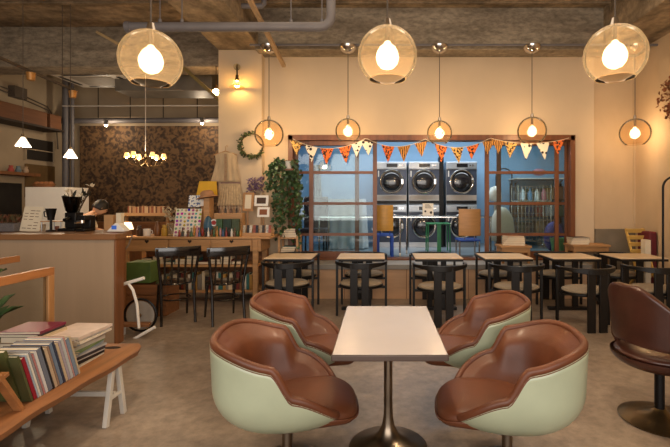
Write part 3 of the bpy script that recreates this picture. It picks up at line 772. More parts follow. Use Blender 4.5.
# stack
z = BZ+.001
stack = [('cream', (214, 206, 190), .012), ('black', (30, 28, 30), .02), ('white', (222, 220, 214), .012), ('charcoal', (58, 56, 62), .018), ('pale grey', (190, 188, 188), .014), ('dusty blue', (150, 164, 180), .016), ('sage green', (120, 146, 92), .012), ('off white', (220, 212, 200), .022), ('tan', (190, 164, 132), .012), ('light blue', (168, 182, 196), .016), ('ivory', (232, 222, 204), .014), ('grey-white', (206, 200, 194), .014), ('pinkish white', (224, 204, 192), .018)]
for i, (cn, cc, th) in enumerate(stack):
    big_ = i > 9
    pages_book('magazine', (-1.94+random.uniform(-.012, .012)+(.01 if big_ else 0), 2.74+random.uniform(-.01, .01), z+th/2), (.25 if big_ else .21, .30 if big_ else .27, th-.001), (0, 0, R(random.uniform(-7, 5))), color('stk_'+cn.replace(' ', '_').replace('-', '_'), cc, .35, .12, scale=(14, 14, 4)), '%s magazine, %s up from the bench in the flat stack' % (cn, ORD[i]), 'stacked magazines on the bench')
    z += th
# wooden book rest with yellow and green magazine
def book_rest():
    t = thing('book_rest', 'slanted wooden book rest with bolt at left end of the bench', 'book rest', (-1.82, 1.98, BZ))
    for x in (-1.76, -2.08):
        l = B().bar((x, 2.10, BZ), (x, 1.97, BZ+.22), .02, .045, up=(1,0,0)).bar((x, 1.62, BZ+.10), (x, 2.02, BZ+.21), .02, .04, up=(1,0,0)).bar((x, 1.66, BZ), (x, 1.70, BZ+.12), .02, .035, up=(1,0,0)).build('side_frame', oak_y, t, world=True, bevel=.003)
        B().cyl((x+.008, 1.97, BZ+.195), (x+.018, 1.97, BZ+.195), .008).build('bolt', steel, l, world=False) if False else None
    B().bar((-1.76, 2.0, BZ+.2), (-2.08, 2.0, BZ+.2), .03, .02).bar((-1.76, 1.66, BZ+.11), (-2.08, 1.66, BZ+.11), .03, .02).build('crossbar', oak, t, world=True, bevel=.003)
    B().cyl((-1.755, 1.97, BZ+.195), (-1.742, 1.97, BZ+.195), .009).build('bolt', steel, t, world=True)
book_rest()
pages_book('magazine', (-1.93, 1.86, BZ+.225), (.26, .30, .012), (R(16), 0, 0), color('mag_yellow', (206, 176, 44), .35, .3, scale=(12, 12, 4)), 'yellow covered magazine lying on the wooden book rest', 'magazines at the book rest')
pages_book('magazine', (-1.93, 2.13, BZ+.155), (.23, .29, .02), (R(90)+R(20), 0, 0), color('mag_olive', (88, 92, 52), .35, .2), 'olive magazine standing behind the wooden book rest', 'magazines at the book rest')

# ------------------------------------------------------------------ plants helper
def leaf(bm, p, d, up, L_, W_, mi=0):
    d = d.normalized(); a = d.cross(up).normalized() if d.cross(up).length > .01 else Vector((1,0,0)); n_ = a.cross(d)
    pts = [p, p+d*L_*.35+a*W_*.5+n_*.1*L_, p+d*L_*.7+a*W_*.38+n_*.1*L_, p+d*L_-n_*.1*L_, p+d*L_*.7-a*W_*.38+n_*.1*L_, p+d*L_*.35-a*W_*.5+n_*.1*L_, p+d*L_*.5]
    bm.add(pts, [(0,1,6),(1,2,6),(2,3,6),(3,4,6),(4,5,6),(5,0,6)], mi)
def rv(a=1): return Vector((random.uniform(-a,a), random.uniform(-a,a), random.uniform(-a,a)))
def potted(px, Y, label, zt, n=16, L_=.25):
    x = PX(px, Y); t = thing('potted_plant', label, 'plant', (x, Y, 0), 0)
    B().lathe([(.0001,0),(.10,0),(.14,.26),(.15,.28),(.13,.28),(.12,.24),(.0001,.24)], n=24).build('pot', mat('clay_pot', (120, 110, 100), .8), t)
    bm = B()
    for i in range(n):
        a = random.uniform(0, 2*PI); h = random.uniform(.35, zt); r = random.uniform(.05, .22)
        leaf(bm, Vector((r*.4*math.cos(a), r*.4*math.sin(a), h-.1)), Vector((math.cos(a), math.sin(a), random.uniform(-.2, .9))), Vector((0,0,1)), L_*random.uniform(.7, 1.1), .07)
    bm.build('foliage', leaf_m, t)
    B().cyl((0,0,.2), (0,0,zt-.1), .012, .006).build('stem', stem_m, t)
potted(-12, 3.05, 'dark leafed potted plant at the left frame edge between the glass partitions', .98, 15, .2)

# ------------------------------------------------------------------ white wheeled cart, crate, box
def cart():
    t = thing('tea_cart', 'white framed cart with one large black tyred wheel by the counter end', 'cart', (-2.50, 4.45, 0))
    c = Vector((PX(140.5, 4.66), 4.66, .185))
    B().tube([c+Vector((.172*math.cos(a), 0, .172*math.sin(a))) for a in [2*PI*i/40 for i in range(40)]], .012, 8, closed=True).build('tyre', blackmetal, t, world=True)
    B().cyl(c-Vector((0,.004,0)), c+Vector((0,.004,0)), .152, n=40).build('wheel', mat('wheel_grey', (150, 142, 132), .6), t, world=True)
    B().cyl(c-Vector((0,.02,0)), c+Vector((0,.02,0)), .02).build('hub', chrome, t, world=True)
    Y = 4.46
    B().tube([P(112, 289, Y), P(122, 284.5, Y), P(144, 278, Y)], .018, 10).tube([P(128, 283, Y), P(133, 290, Y), P(137, 304, Y), P(139, 328, Y)], .014, 10).tube([P(118, 348, Y), P(155, 327, Y)], .016, 10).build('frame', white, t, world=True)
    B().box(-2.52, PX(141, Y), 4.98, 5.1, .0, .02).build('brace', white, t, world=True) if False else None
    B().prism([(-2.75, 4.50), (PX(149, 4.50), 4.50), (PX(151, 4.6), 4.60), (-2.75, 4.60)], 'z', .10, .13).build('lower_shelf', cratew, t, world=True, bevel=.003)
    for y_ in (4.52, 4.58): B().cyl((-2.72, y_, 0), (-2.72, y_, .10), .012).build('leg', white, t, world=True)
cart()
def crate(x0, x1, y0, y1, z0, z1, label, slats=4, m=None, axis='x', grp=None):
    m = m or cratew
    t = thing('wooden_crate', label, 'crate', ((x0+x1)/2, (y0+y1)/2, z0), 0, grp)
    h = (z1-z0)/slats
    for i in range(slats):
        B().box(x0, x1, y0, y0+.015, z0+i*h, z0+(i+1)*h-.012).build('front_slat', m, t, world=True, bevel=.002)
    B().box(x0, x0+.015, y0+.016, y1, z0, z1-.012).box(x1-.015, x1, y0+.016, y1, z0, z1-.012).box(x0+.016, x1-.016, y1-.015, y1, z0, z1-.012).box(x0+.016, x1-.016, y0+.016, y1-.016, z0, z0+.015).build('body', m, t, world=True)
    return t
Y = 5.3
crate(PX(112, Y), PX(166, Y), Y, Y+.35, 0, PZ(284, Y), 'low slatted wooden crate on the floor behind the cart', 3)
simple('green_box', B().box(PX(124, Y), PX(148, Y), Y+.05, Y+.3, PZ(284, Y), PZ(263, Y)), mat('bright_green', (84, 108, 50), .6), 'bright green box standing on the low wooden crate', 'box', bevel=.004)

# ------------------------------------------------------------------ display desk
DY0, DY1, DZ = 5.93, 6.50, .925
dx0, dx1 = PX(122, DY0), PX(270, DY0)
def desk():
    t = thing('display_desk', 'long wooden display desk with heart cut drawers and shelf below', 'desk', ((dx0+dx1)/2, DY0, 0))
    B().box(dx0, dx1, DY0, DY1, DZ-.03, DZ).build('desktop', deskw, t, world=True, bevel=.004)
    B().box(dx0+.04, dx1-.14, DY0+.045, DY1-.02, DZ-.035-.17, DZ-.031).build('carcass', deskw, t, world=True)
    xs = [dx0+.06, PX(166, DY0)-.02, PX(208, DY0)-.02, PX(253, DY0)-.02]
    xs = [PX(124, DY0), PX(168, DY0), PX(210, DY0), PX(252, DY0)]
    for a, b_ in zip(xs[:-1], xs[1:]):
        d = B().box(a+.012, b_-.012, DY0+.02, DY0+.039, DZ-.2, DZ-.04).build('drawer', deskw, t, world=True, bevel=.003)
        cx = (a+b_)/2; cz = DZ-.055
        pts = []
        for i in range(24):
            q = 2*PI*i/24; pts.append((cx+.0018*16*math.sin(q)**3, cz-.01+.0018*(13*math.cos(q)-5*math.cos(2*q)-2*math.cos(3*q)-math.cos(4*q))))
        h = B().prism(pts, 'y', DY0+.0185, DY0+.0215)
        h.v = [v - t.location for v in h.v]; h.build('heart_cutout', mat('dark_slot', (44, 26, 16), .9), d)
    for x in (dx0+.03, PX(254.5, DY0), ):
        for y_ in (DY0+.03, DY1-.07):
            B().box(x-.035, x+.035, y_, y_+.05, 0, DZ-.03).build('leg', deskw, t, world=True, bevel=.003)
    B().box(dx0+.0, PX(256, DY0), DY0+.05, DY1-.03, .50, .53).build('shelf', deskw, t, world=True, bevel=.003)
    B().box(dx0+.0, PX(256, DY0), DY0+.08, DY1-.03, .14, .165).build('shelf', deskw, t, world=True, bevel=.003)
    B().box(dx0+.02, dx1-.16, DY1-.03, DY1-.015, .17, .74).build('back_panel', cratew, t, world=True)
desk()
# books and boxes on the desk's shelves
pal = [('brown', (120, 84, 54)), ('cream', (210, 194, 164)), ('teal', (48, 110, 108)), ('dark red', (110, 40, 32)), ('grey', (132, 124, 112)), ('white', (220, 212, 196)), ('black', (34, 30, 30)), ('ochre', (176, 132, 60))]
for i in range(12):
    cn, cc = pal[(i*3+1) % 8]; wd = random.uniform(.13, .2); x = dx0+.12+i*.158; n = random.randint(2, 4); z = .531
    for k in range(1 + (i % 3)):
        th = random.uniform(.028, .05); cn, cc = pal[(i*3+k*2+1) % 8]
        if x+wd/2 > PX(250, DY0): break
        pages_book('book', (x, DY0+.22, z+th/2), (.15, .2, th-.001), (0, 0, R(random.uniform(-4, 4))), color('bk_'+cn.replace(' ', '_'), cc, .6), '%s book %s up in the desk shelf pile %s from the left' % (cn, ORD[k], ORD[i]), 'books on the upper shelf of the desk', 'book')
        z += th
x = dx0+.10; i = 0
while x < PX(248, DY0):
    cn, cc = pal[(i*5+2) % 8]; th = random.uniform(.03, .06); h = random.uniform(.17, .26)
    pages_book('book', (x+th/2, DY0+.24, .166+h/2), (.17, h, th-.002), (R(90), 0, R(-90)), color('bk_'+cn.replace(' ', '_'), cc, .6), '%s book standing %s from the left on the lowest desk shelf' % (cn, ORD[i]), 'books on the lowest shelf of the desk', 'book')
    x += th+.003; i += 1
# shop goods on the desk
def card(px0, px1, py0, py1, Y, m, name, label, cat, tilt=12, th=.012, group=None, framem=None, picm=None, base=DZ, lift=False):
    """upright card or frame leaning back, foot on the surface unless lifted onto a stand"""
    x0, x1 = PX(px0, Y), PX(px1, Y); z1 = PZ(py0, Y); z0 = base if not lift else PZ(py1, Y)
    h = z1-z0; wd = x1-x0
    t = thing(name, label, cat, ((x0+x1)/2, Y, z0), 0, group)
    t.rotation_euler = (R(-tilt), 0, 0)
    B().box(-wd/2, wd/2, 0, th, 0, h).build('board' if framem is None else 'frame', framem or m, t, bevel=.002)
    if picm is not None:
        k = min(wd, h)*.22; B().box(-wd/2+k, wd/2-k, -.003, .0, k, h-k).build('picture', picm, t, smooth=False)
    if lift:
        B().bar((0, th, .02), (0, .08, -(z0-base)+.01), .02, .01).bar((0, .0, -(z0-base)+.006), (0, .12, -(z0-base)+.006), .1, .008).build('stand', oak_z, t)
    return t
dots = pattern('colour_dots', (224, 218, 206), (190, 60, 50), 'dots', 26, .32)
# make dots multi coloured
def multi_dots(name, base, sc):
    m = bpy.data.materials.new(name); m.use_nodes = True; nt = m.node_tree; N = nt.nodes; L = nt.links; b = N['Principled BSDF']
    tc = N.new('ShaderNodeTexCoord'); v = N.new('ShaderNodeTexVoronoi'); v.inputs['Scale'].default_value = sc; v.inputs['Randomness'].default_value = .25
    r = N.new('ShaderNodeValToRGB'); r.color_ramp.interpolation = 'CONSTANT'; r.color_ramp.elements[0].color = (1,1,1,1); r.color_ramp.elements[1].position = .36; r.color_ramp.elements[1].color = (0,0,0,1)
    hs = N.new('ShaderNodeHueSaturation'); hs.inputs['Saturation'].default_value = 1.1; hs.inputs['Value'].default_value = .5
    mx = N.new('ShaderNodeMix'); mx.data_type = 'RGBA'; mx.inputs[6].default_value = (*lin(base), 1)
    L.new(tc.outputs['Object'], v.inputs['Vector']); L.new(v.outputs['Distance'], r.inputs[0]); L.new(v.outputs['Color'], hs.inputs['Color'])
    L.new(r.outputs[0], mx.inputs[0]); L.new(hs.outputs[0], mx.inputs[7]); L.new(mx.outputs[2], b.inputs['Base Color']); return m
mdots = multi_dots('many_coloured_buttons', (226, 216, 200), 19)
card(173, 199, 208, 231, 6.02, mdots, 'display_card', 'white board of many coloured small buttons on the display desk', 'display board', tilt=14)
card(188, 200, 195, 207, 6.25, pattern('blue_print', (222, 222, 216), (70, 96, 150), 'noise', 30, .45), 'greeting_card', 'white card with blue print standing above the button board', 'card', lift=True)
card(200, 208, 199, 206, 6.22, white, 'greeting_card', 'small plain white card right of the blue printed card', 'card', lift=True)
card(242, 253, 192, 211, 6.28, cream, 'picture_frame', 'cream picture in thin wooden frame below the purple flowers', 'picture frame', lift=True, framem=oak_z, picm=cream)
card(254, 268, 195, 206, 6.24, white, 'picture_frame', 'upper white frame holding a small dark picture', 'picture frame', lift=True, framem=white, picm=mat('dark_pic', (70, 46, 30), .6))
card(257, 269, 207, 217, 6.14, white, 'picture_frame', 'lower white frame holding a small brown picture', 'picture frame', lift=True, framem=white, picm=mat('brown_pic', (140, 80, 44), .6))
# yellow folder & hat
Yh = 6.3
t = thing('yellow_folder', 'bright yellow notched folder standing behind the tan hat', 'folder', P(205, 196, Yh+.08)); 
b = B(); pz = [(PX(194, Yh), PZ(195, Yh)), (PX(197, Yh), PZ(181, Yh)), (PX(214, Yh), PZ(181, Yh)), (PX(215, Yh), PZ(195, Yh))]
b.prism(pz, 'y', Yh+.08, Yh+.10); b.build('cover', mat('yellow_card', (226, 176, 30), .5), t, world=True)
b = B().box(PX(200, Yh), PX(210, Yh), Yh+.04, Yh+.14, DZ, PZ(195, Yh)); b.build('stand', deskw, t, world=True)
t = thing('felt_hat', 'tan felt hat resting on a tall wooden block before the yellow folder', 'hat', (PX(207, 6.15), 6.17, 1.475))
B().lathe([(.0001,.10),(.05,.098),(.085,.075),(.098,.02),(.15,.0),(.155,-.006),(.10,.004)], n=28, M=Matrix.Rotation(R(-10), 4, 'Y')).build('crown', mat('tan_felt', (172, 128, 92), .9), t)
B().box(-.04, .04, -.04, .04, DZ-1.475, -.01).build('block', deskw, t)
def blob(name, px0, px1, py0, py1, Y, m, label, cat, group=None, shape='box', base=DZ):
    x0, x1 = PX(px0, Y), PX(px1, Y); z1 = PZ(py0, Y); r = (x1-x0)/2; c = ((x0+x1)/2, Y, 0)
    b = B()
    if shape == 'box': b.box(x0, x1, Y, Y+max(.04, r), base, z1)
    elif shape == 'ball': b.sphere((c[0], Y+r, base+(z1-base)/2), r, sc=(1, 1, (z1-base)/2/r)); 
    elif shape == 'jar':
        h = z1-base; b.lathe([(.0001,0),(r*.9,0),(r,.05*h),(r,.65*h),(r*.6,.78*h),(r*.6,.84*h),(r*.7,.85*h),(r*.7,h),(.0001,h)], (c[0], Y+r, base), 18)
    elif shape == 'bottle':
        h = z1-base; b.lathe([(.0001,0),(r,0),(r,.5*h),(r*.4,.68*h),(r*.35,.9*h),(r*.45,.91*h),(r*.45,h),(.0001,h)], (c[0], Y+r, base), 14)
    return simple(name, b, m, label, cat, group, bevel=.003 if shape == 'box' else 0)
blob('blue_ball', 202, 211, 216, 233, 6.0, mat('teal_blue', (54, 92, 116), .5), 'blue round ornament on the desk right of the button board', 'ornament', shape='ball')
t = thing('round_sign', 'round white sign with red centre on a small stick stand', 'sign', (PX(214, 6.05), 6.05, DZ))
B().cyl((0,0,0), (0,0,.15), .005).cyl((0,0,0), (0,0,.01), .04).build('stick', oak_z, t)
B().cyl((0,-.006,.19), (0,.0,.19), .05, n=24).build('disc', white, t); B().cyl((0,-.009,.19), (0,-.006,.19), .032, n=24).build('centre', mat('red_print', (176, 48, 44), .5), t)
for i, (a, c, m_, nm) in enumerate(((216, 222, (60, 96, 60), 'mid green'), (223, 231, (34, 62, 46), 'dark green'), (231.5, 239, (70, 84, 52), 'olive green'))):
    blob('gift_box', a, c, 219, 233, 5.98, mat('gb%d' % i, m_, .5, var=.25, scale=(30, 30, 30)), '%s small gift box at the desk front' % nm, 'box', 'green gift boxes on the desk')
# stepped riser with little bottles
simple('step_riser', B().box(PX(215, 6.2), PX(243, 6.2), 6.16, 6.32, DZ, PZ(213, 6.2)), deskw, 'wooden riser block behind the green gift boxes', 'riser', bevel=.003)
for i in range(8):
    cc = [(90, 54, 34), (150, 110, 70), (60, 40, 30), (170, 130, 96)][i % 4]
    blob('little_bottle', 218+i*2.9, 220.2+i*2.9, 205.5, 213, 6.18, mat('lb%d' % (i % 4), cc, .3), '%s little bottle, %s from the left on the riser' % (('brown', 'tan', 'dark', 'light')[i % 4], ORD[i]), 'bottle', 'little bottles on the riser', 'bottle', base=PZ(213, 6.2))
TR = [('red', (150, 44, 36)), ('amber', (190, 130, 50)), ('white', (226, 218, 204)), ('blue', (60, 90, 130)), ('green', (70, 100, 60)), ('black', (34, 30, 30)), ('pink', (200, 140, 140)), ('brown', (110, 70, 44))]
for i in range(22):
    cn, cc = TR[(i*5) % 8]; px = 178+i*2.9+random.uniform(-.4, .4)
    blob('trinket', px, px+2.3, random.uniform(225, 230.5), 233, 5.955, mat('tr_'+cn, cc, .4), '%s trinket, %s from the left along the desk front edge' % (cn, ORD[i]), 'trinket', 'trinkets along the desk front edge', ('jar', 'bottle', 'ball')[i % 3])
# card rack front right
t = thing('card_rack', 'low wooden rack at the desk right end', 'rack', (PX(256, 6.0), 6.0, DZ))
B().box(-.21, .21, 0, .16, 0, .02).box(-.21, .21, 0, .012, .02, .05).box(-.21, .21, .15, .16, .02, .10).build('tray', deskw, t, bevel=.002)
for i in range(9):
    cc = [(214, 196, 168), (60, 48, 44), (220, 214, 204), (176, 90, 70), (40, 44, 60)][i % 5]
    simple('postcard', B().ob((PX(256, 6.0)-.18+i*.045, 6.05+.03*(i % 2), DZ+.09), (.038, .003, .13), (R(-12), 0, 0)), mat('pc%d' % (i % 5), cc, .5, var=.3, scale=(40, 40, 40)), '%s postcard, %s from the left in the low rack' % (('beige', 'dark brown', 'white', 'rust', 'navy')[i % 5], ORD[i]), 'postcard', 'postcards in the rack')
# jar of dried flowers left
t = thing('flower_jar', 'glass jar of pale dried flowers at the desk middle', 'jar', (PX(172, 6.15), 6.15, DZ))
B().lathe([(.0001,0),(.07,0),(.075,.02),(.075,.14),(.06,.17),(.06,.18)], n=24).build('jar', glass('jar_glass', (236, 236, 226), .25, tcol=(230, 220, 200)), t)
b = B()
for i in range(60):
    d = Vector((random.uniform(-.5,.5), random.uniform(-.5,.5), 1)); p = Vector((0,0,.12))+d*random.uniform(.08, .26)
    leaf(b, p, d+rv(.8), rv(), .05, .03)
b.build('dried_flowers', mat('pale_dried', (190, 176, 146), .9), t)
# back shelf with row of books left
Yb = 6.9
t = thing('wall_shelf_unit', 'narrow wooden shelf on posts behind the desk holding a row of books', 'shelf', (PX(143, Yb), Yb, 0))
bx0, bx1 = PX(120, Yb), PX(166, Yb); sz = PZ(213, Yb)
B().box(bx0, bx1, Yb, Yb+.22, sz-.05, sz).build('board', deskw, t, world=True, bevel=.003)
for x in (bx0+.02, bx1-.05): B().box(x, x+.03, Yb+.1, Yb+.14, 0, sz-.05).build('post', deskw, t, world=True)
x = bx0+.1; i = 0
while x < bx1-.05:
    cn, cc = [('rust', (150, 84, 54)), ('tan', (186, 142, 100)), ('brown', (110, 66, 42)), ('sand', (200, 168, 128))][(i*3+i//4) % 4]; th = random.uniform(.018, .03)
    simple('paperback', B().box(x, x+th-.002, Yb+.04, Yb+.17, sz, sz+random.uniform(.09, .115)), color('pb_'+cn, cc), '%s paperback, %s from the left in the row behind the desk' % (cn, ORD[i]), 'book', 'paperbacks behind the desk', bevel=.001)
    x += th; i += 1
t = thing('table_lamp', 'small glowing white lampshade on the desk left end', 'lamp', (PX(127, 6.15), 6.15, DZ))
B().lathe([(.05,.0),(.05,.01),(.01,.02),(.008,.1)], n=16).build('base', bronze, t)
B().lathe([(.055,.19),(.085,.09)], n=24).build('lamp_shade', emis('desk_shade', (255, 224, 180), 1.6), t); B().sphere((0,0,.13), .02).build('bulb', smallbulb, t)
t = thing('mug', 'white mug on the left part of the display desk', 'mug', (PX(147, 6.1), 6.1, DZ))
B().lathe([(.0001,.003),(.042,.003),(.048,.02),(.05,.1),(.046,.1),(.044,.02),(.0001,.015)], n=24).build('cup', white, t)
B().tube([(.048,0,.08),(.075,0,.075),(.08,0,.05),(.07,0,.03),(.046,0,.025)], .006, 8).build('handle', white, t)
for a, c_, h, cc, lb in ((153, 159, 222, (120, 76, 40), 'brown tin on the desk beside the mug'), (160, 166, 225, (190, 150, 60), 'mustard tin on the desk left of the button board'), (135, 141, 226, (70, 50, 38), 'dark tin on the desk left of the mug')):
    blob('tin', a, c_, h, 233, 6.05, mat('tin_%d' % a, cc, .4), lb, 'tin', 'small tins on the desk', 'jar')

# clothes hanging on the pillar
def cloth(pts, y0, name, m, t, n=24, depth=.03, folds=5):
    """hanging cloth: outline given as left/right x by z, bulged with folds"""
    def fn(u, v):
        k = v*(len(pts)-1); i = min(int(k), len(pts)-2); f = k-i
        l = pts[i][0]*(1-f)+pts[i+1][0]*f; r = pts[i][1]*(1-f)+pts[i+1][1]*f; z = pts[i][2]*(1-f)+pts[i+1][2]*f
        x = l+(r-l)*u
        return Vector((x, y0-depth*math.sin(PI*u)*(.5+.5*v)-.006*v*math.sin(folds*2*PI*u), z))
    return B().grid(fn, 48, 20).build(name, m, t, world=True, solid=.006, angle=80)
Y = 6.47
t = thing('blouse', 'sleeveless linen blouse on a hanger against the pillar', 'garment', P(226, 150, Y))
q = lambda a: PX(a, Y)
cloth([(q(219), q(233), PZ(152.5, Y)), (q(215), q(237), PZ(155, Y)), (q(216), q(236), PZ(162, Y)), (q(214), q(237.5), PZ(170, Y)), (q(210.5), q(240), PZ(182, Y))], Y, 'body', linen, t)
B().tube([P(214, 155, Y), P(225.5, 151, Y), P(237, 155, Y)], .007, 6).tube([P(225.5, 151, Y), P(225.5, 147, Y), P(227, 145, Y), P(228, 147, Y)], .004, 6).build('hanger', oak, t, world=True)
B().box(q(225), q(227.5), Y-.045, Y-.038, PZ(181, Y), PZ(154, Y)).build('placket', mat('placket_tan', (168, 140, 110), .9), t, world=True)
for i in range(5): B().sphere(P(226, 158+i*4.5, Y-.06), .006, 8, 6).build('button', cratew, t, world=True)
t = thing('skirt', 'gathered beige skirt hanging below the linen blouse', 'garment', P(230, 183, Y))
cloth([(q(221), q(240), PZ(183.5, Y-.0)), (q(220), q(241), PZ(190, Y)), (q(217), q(243), PZ(206, Y))], Y, 'body', mat('beige_lace', (196, 170, 132), .9, var=.15, scale=(30, 30, 30)), t, folds=9)
B().tube([P(221, 183, Y), P(240, 183, Y)], .01, 8).build('waistband', mat('mauve_band', (150, 120, 116), .8), t, world=True)
# bag
blob('tote_bag', 240, 242, 186, 233, 6.4, linen, 'narrow folded linen bag at the pillar foot', 'bag') if False else None
# purple dried flowers
t = thing('dried_bouquet', 'bunch of purple dried flowers hanging on the pillar side', 'dried flowers', P(255, 178, 6.5))
b = B(); st = B()
for i in range(130):
    p = P(random.uniform(248, 263), random.uniform(178, 192), 6.46+random.uniform(-.05, .04)); leaf(b, p, rv()+Vector((0,0,.4)), rv(), .045, .03)
for i in range(8): st.tube([P(255, 205, 6.46), P(249+2*i, 186, 6.46)], .003, 5)
b.build('petals', mat('purple_petal', (136, 110, 138), .8, col2=(92, 66, 98), scale=(20, 20, 20)), t, world=True); st.build('stems', stem_m, t, world=True)
# wreath
t = thing('leaf_wreath', 'green leaf wreath hanging on the wall beside the pillar lamp', 'wreath', P(250, 146, 6.5))
b = B(); c = P(252, 145, 6.5)
ring = [c+Vector((.17*math.cos(a), 0, .17*math.sin(a))) for a in [2*PI*i/30 for i in range(30)]]
B().tube(ring, .012, 6, closed=True).build('ring', stem_m, t, world=True)
for i in range(170):
    a = random.uniform(R(80), R(330)); leaf(b, c+Vector((.17*math.cos(a), -.01, .17*math.sin(a)))+rv(.02), rv()+Vector((math.cos(a), -.3, math.sin(a)))*.6, rv(), .055, .028)
b.build('leaves', leaf2, t, world=True)
# ivy
t = thing('hanging_ivy', 'long trailing green ivy in a white pot on a bracket beside the window frame', 'plant', P(287, 160, 6.45))
pc = P(288, 165, 6.42)
B().lathe([(.0001,-.06),(.055,-.06),(.075,.05),(.08,.055),(.065,.05),(.0001,.04)], pc, 20).build('pot', white, t, world=True)
B().box(pc.x-.09, pc.x+.09, pc.y-.09, WY, pc.z-.085, pc.z-.06).build('bracket', dkwood, t, world=True)
b = B(); st = B()
for k in range(34):
    x0 = random.uniform(-.30, .16); ln = random.uniform(.25, 1.15) if x0 > -.14 else random.uniform(.15, .5); 
    p = pc+Vector((x0*.4, random.uniform(-.06, .06), .07)); pts = [p.copy()]
    d = Vector((x0*2.6, random.uniform(-.2, .1), .35))
    for i in range(int(ln/.05)):
        d = d*.75+Vector((x0*.25, 0, -.9))*.35; p = p+d.normalized()*.06; p.y = min(p.y, WY-.06); pts.append(p.copy())
        for j in range(2): leaf(b, p+rv(.03), rv()+Vector((0,-.4,-.3)), Vector((0,-1,.2))+rv(.4), .062, .05)
    st.tube(pts, .003, 5)
b.build('leaves', leaf_m, t, world=True); st.build('vines', stem_m, t, world=True)
# bookshelf / stacked papers right of desk under ivy
Y = 6.35
t = thing('side_rack', 'small wooden rack right of the display desk stacked with paper goods', 'rack', (PX(282, Y), Y, 0))
for z in (.35, .62, .88): B().box(-1.51, PX(298, Y), Y, Y+.3, z-.02, z).build('shelf', deskw, t, world=True, bevel=.002)
for x in (-1.495, PX(297, Y)):
    for y_ in (Y+.01, Y+.27): B().box(x-.015, x+.015, y_, y_+.03, 0, .9).build('post', deskw, t, world=True)
k = 0
for z0, nm in ((.35, 'low'), (.62, 'middle'), (.88, 'top')):
    z = z0
    for i in range(4):
        cn, cc = pal[(k*3+5) % 8]; th = random.uniform(.025, .04)
        pages_book('book', (PX(288, Y)+random.uniform(-.015, .015), Y+.15, z+th/2+.0005), (.21, .2, th-.001), (0, 0, R(random.uniform(-5, 5))), color('bk_'+cn.replace(' ', '_'), cc, .6), '%s book %s up in the pile on the side rack %s shelf' % (cn, ORD[i], nm), 'books on the side rack', 'book'); z += th; k += 1

# ------------------------------------------------------------------ counter clutter (left)
CT = 1.095
t = thing('menu_card', 'large beige handwritten menu card leaning on the counter', 'menu', (PX(29, 4.6), 4.6, CT)); t.rotation_euler = (R(-12), R(3), 0)
B().box(-.105, .105, 0, .006, .0, .27).build('board', cream, t, bevel=.002)
b = B()
for i in range(7):
    for j in range(3):
        if random.random() < .85: b.box(-.085+j*.058, -.085+j*.058+random.uniform(.03, .05), -.0015, 0, .03+i*.032, .036+i*.032)
b.build('handwriting', mat('ink', (96, 62, 44), .8), t, smooth=False)
t = thing('coffee_grinder', 'tall black coffee grinder with hopper on the counter', 'coffee grinder', (PX(72, 4.7), 4.7, CT))
B().box(-.09, .09, -.1, .12, 0, .03).box(-.06, .06, -.03, .1, .03, .2).build('body', blackmetal, t, bevel=.008)
B().lathe([(.0001,.2),(.045,.2),(.06,.22),(.09,.36),(.092,.37),(.0001,.375)], n=24).build('hopper', glass('smoky_hopper', (60, 54, 50), .2, tcol=(60, 50, 44)) , t)
B().cyl((0,-.05,.14), (0,-.11,.12), .022).build('spout', blackmetal, t); B().cyl((.06,0,.1), (.09,0,.1), .02).build('knob', steel, t)
t = thing('espresso_machine', 'small dark espresso machine on the counter right of the grinder', 'espresso machine', (PX(83, 4.6), 4.6, CT))
B().box(-.045, .045, -.05, .14, 0, .03).box(-.045, .045, .05, .14, .03, .14).box(-.045, .045, -.04, .14, .12, .17).build('body', blackmetal, t, bevel=.008)
B().cyl((0,-.01,.12), (0,-.01,.09), .022).bar((0,-.03,.10), (0,-.12,.095), .016, .012).build('group_handle', chrome, t)
t = thing('flower_vase', 'vase of white lilies behind the coffee grinder', 'vase', (PX(76, 4.85), 4.86, CT))
B().lathe([(.0001,0),(.045,0),(.05,.1),(.03,.2),(.036,.22)], n=20).build('vase', blackmetal, t)
b = B(); g = B(); s_ = B()
for i in range(9):
    d = Vector((random.uniform(-.7, .6), random.uniform(-.2, .3), 1)).normalized(); e = Vector((0,0,.2))+d*random.uniform(.18, .34)
    s_.tube([(0,0,.15), e], .003, 5)
    for k in range(4): leaf(g, Vector((0,0,.2))+d*random.uniform(.04, .22), rv()+d, rv(), .08, .03)
    if i % 2: 
        for k in range(5): leaf(b, e, rv(.9)+d, rv(), .05, .02)
b.build('blooms', mat('lily', (226, 210, 180), .7), t); g.build('leaves', mat('dark_leaf', (34, 36, 24), .6), t); s_.build('stems', stem_m, t)
t = thing('black_pitcher', 'small black pouring pitcher on the counter', 'pitcher', (PX(51, 4.6), 4.6, CT))
B().lathe([(.0001,.12),(.03,.12),(.032,.14),(.05,.24),(.052,.245)], n=20).build('jug', blackmetal, t); B().lathe([(.045,0),(.045,.01),(.012,.02),(.012,.12)], n=20).build('stand', blackmetal, t)
B().tube([(-.04,0,.22),(-.075,0,.21),(-.07,0,.16),(-.032,0,.15)], .006, 8).build('handle', blackmetal, t)
def tray(px0, px1, z, Y, label):
    t = thing('wire_stand', label, 'stand', (PX((px0+px1)/2, Y), Y, CT)); a = (PX(px1, Y)-PX(px0, Y))/2
    B().box(-a, a, 0, .2, z-.01, z).build('shelf', oak, t)
    for x in (-a+.01, a-.01): 
        for y_ in (.01, .19): B().cyl((x, y_, 0), (x, y_, z), .005).build('leg', steel, t)
tray(40, 61, .11, 4.62, 'small metal legged stand on the counter between menu card and grinder')
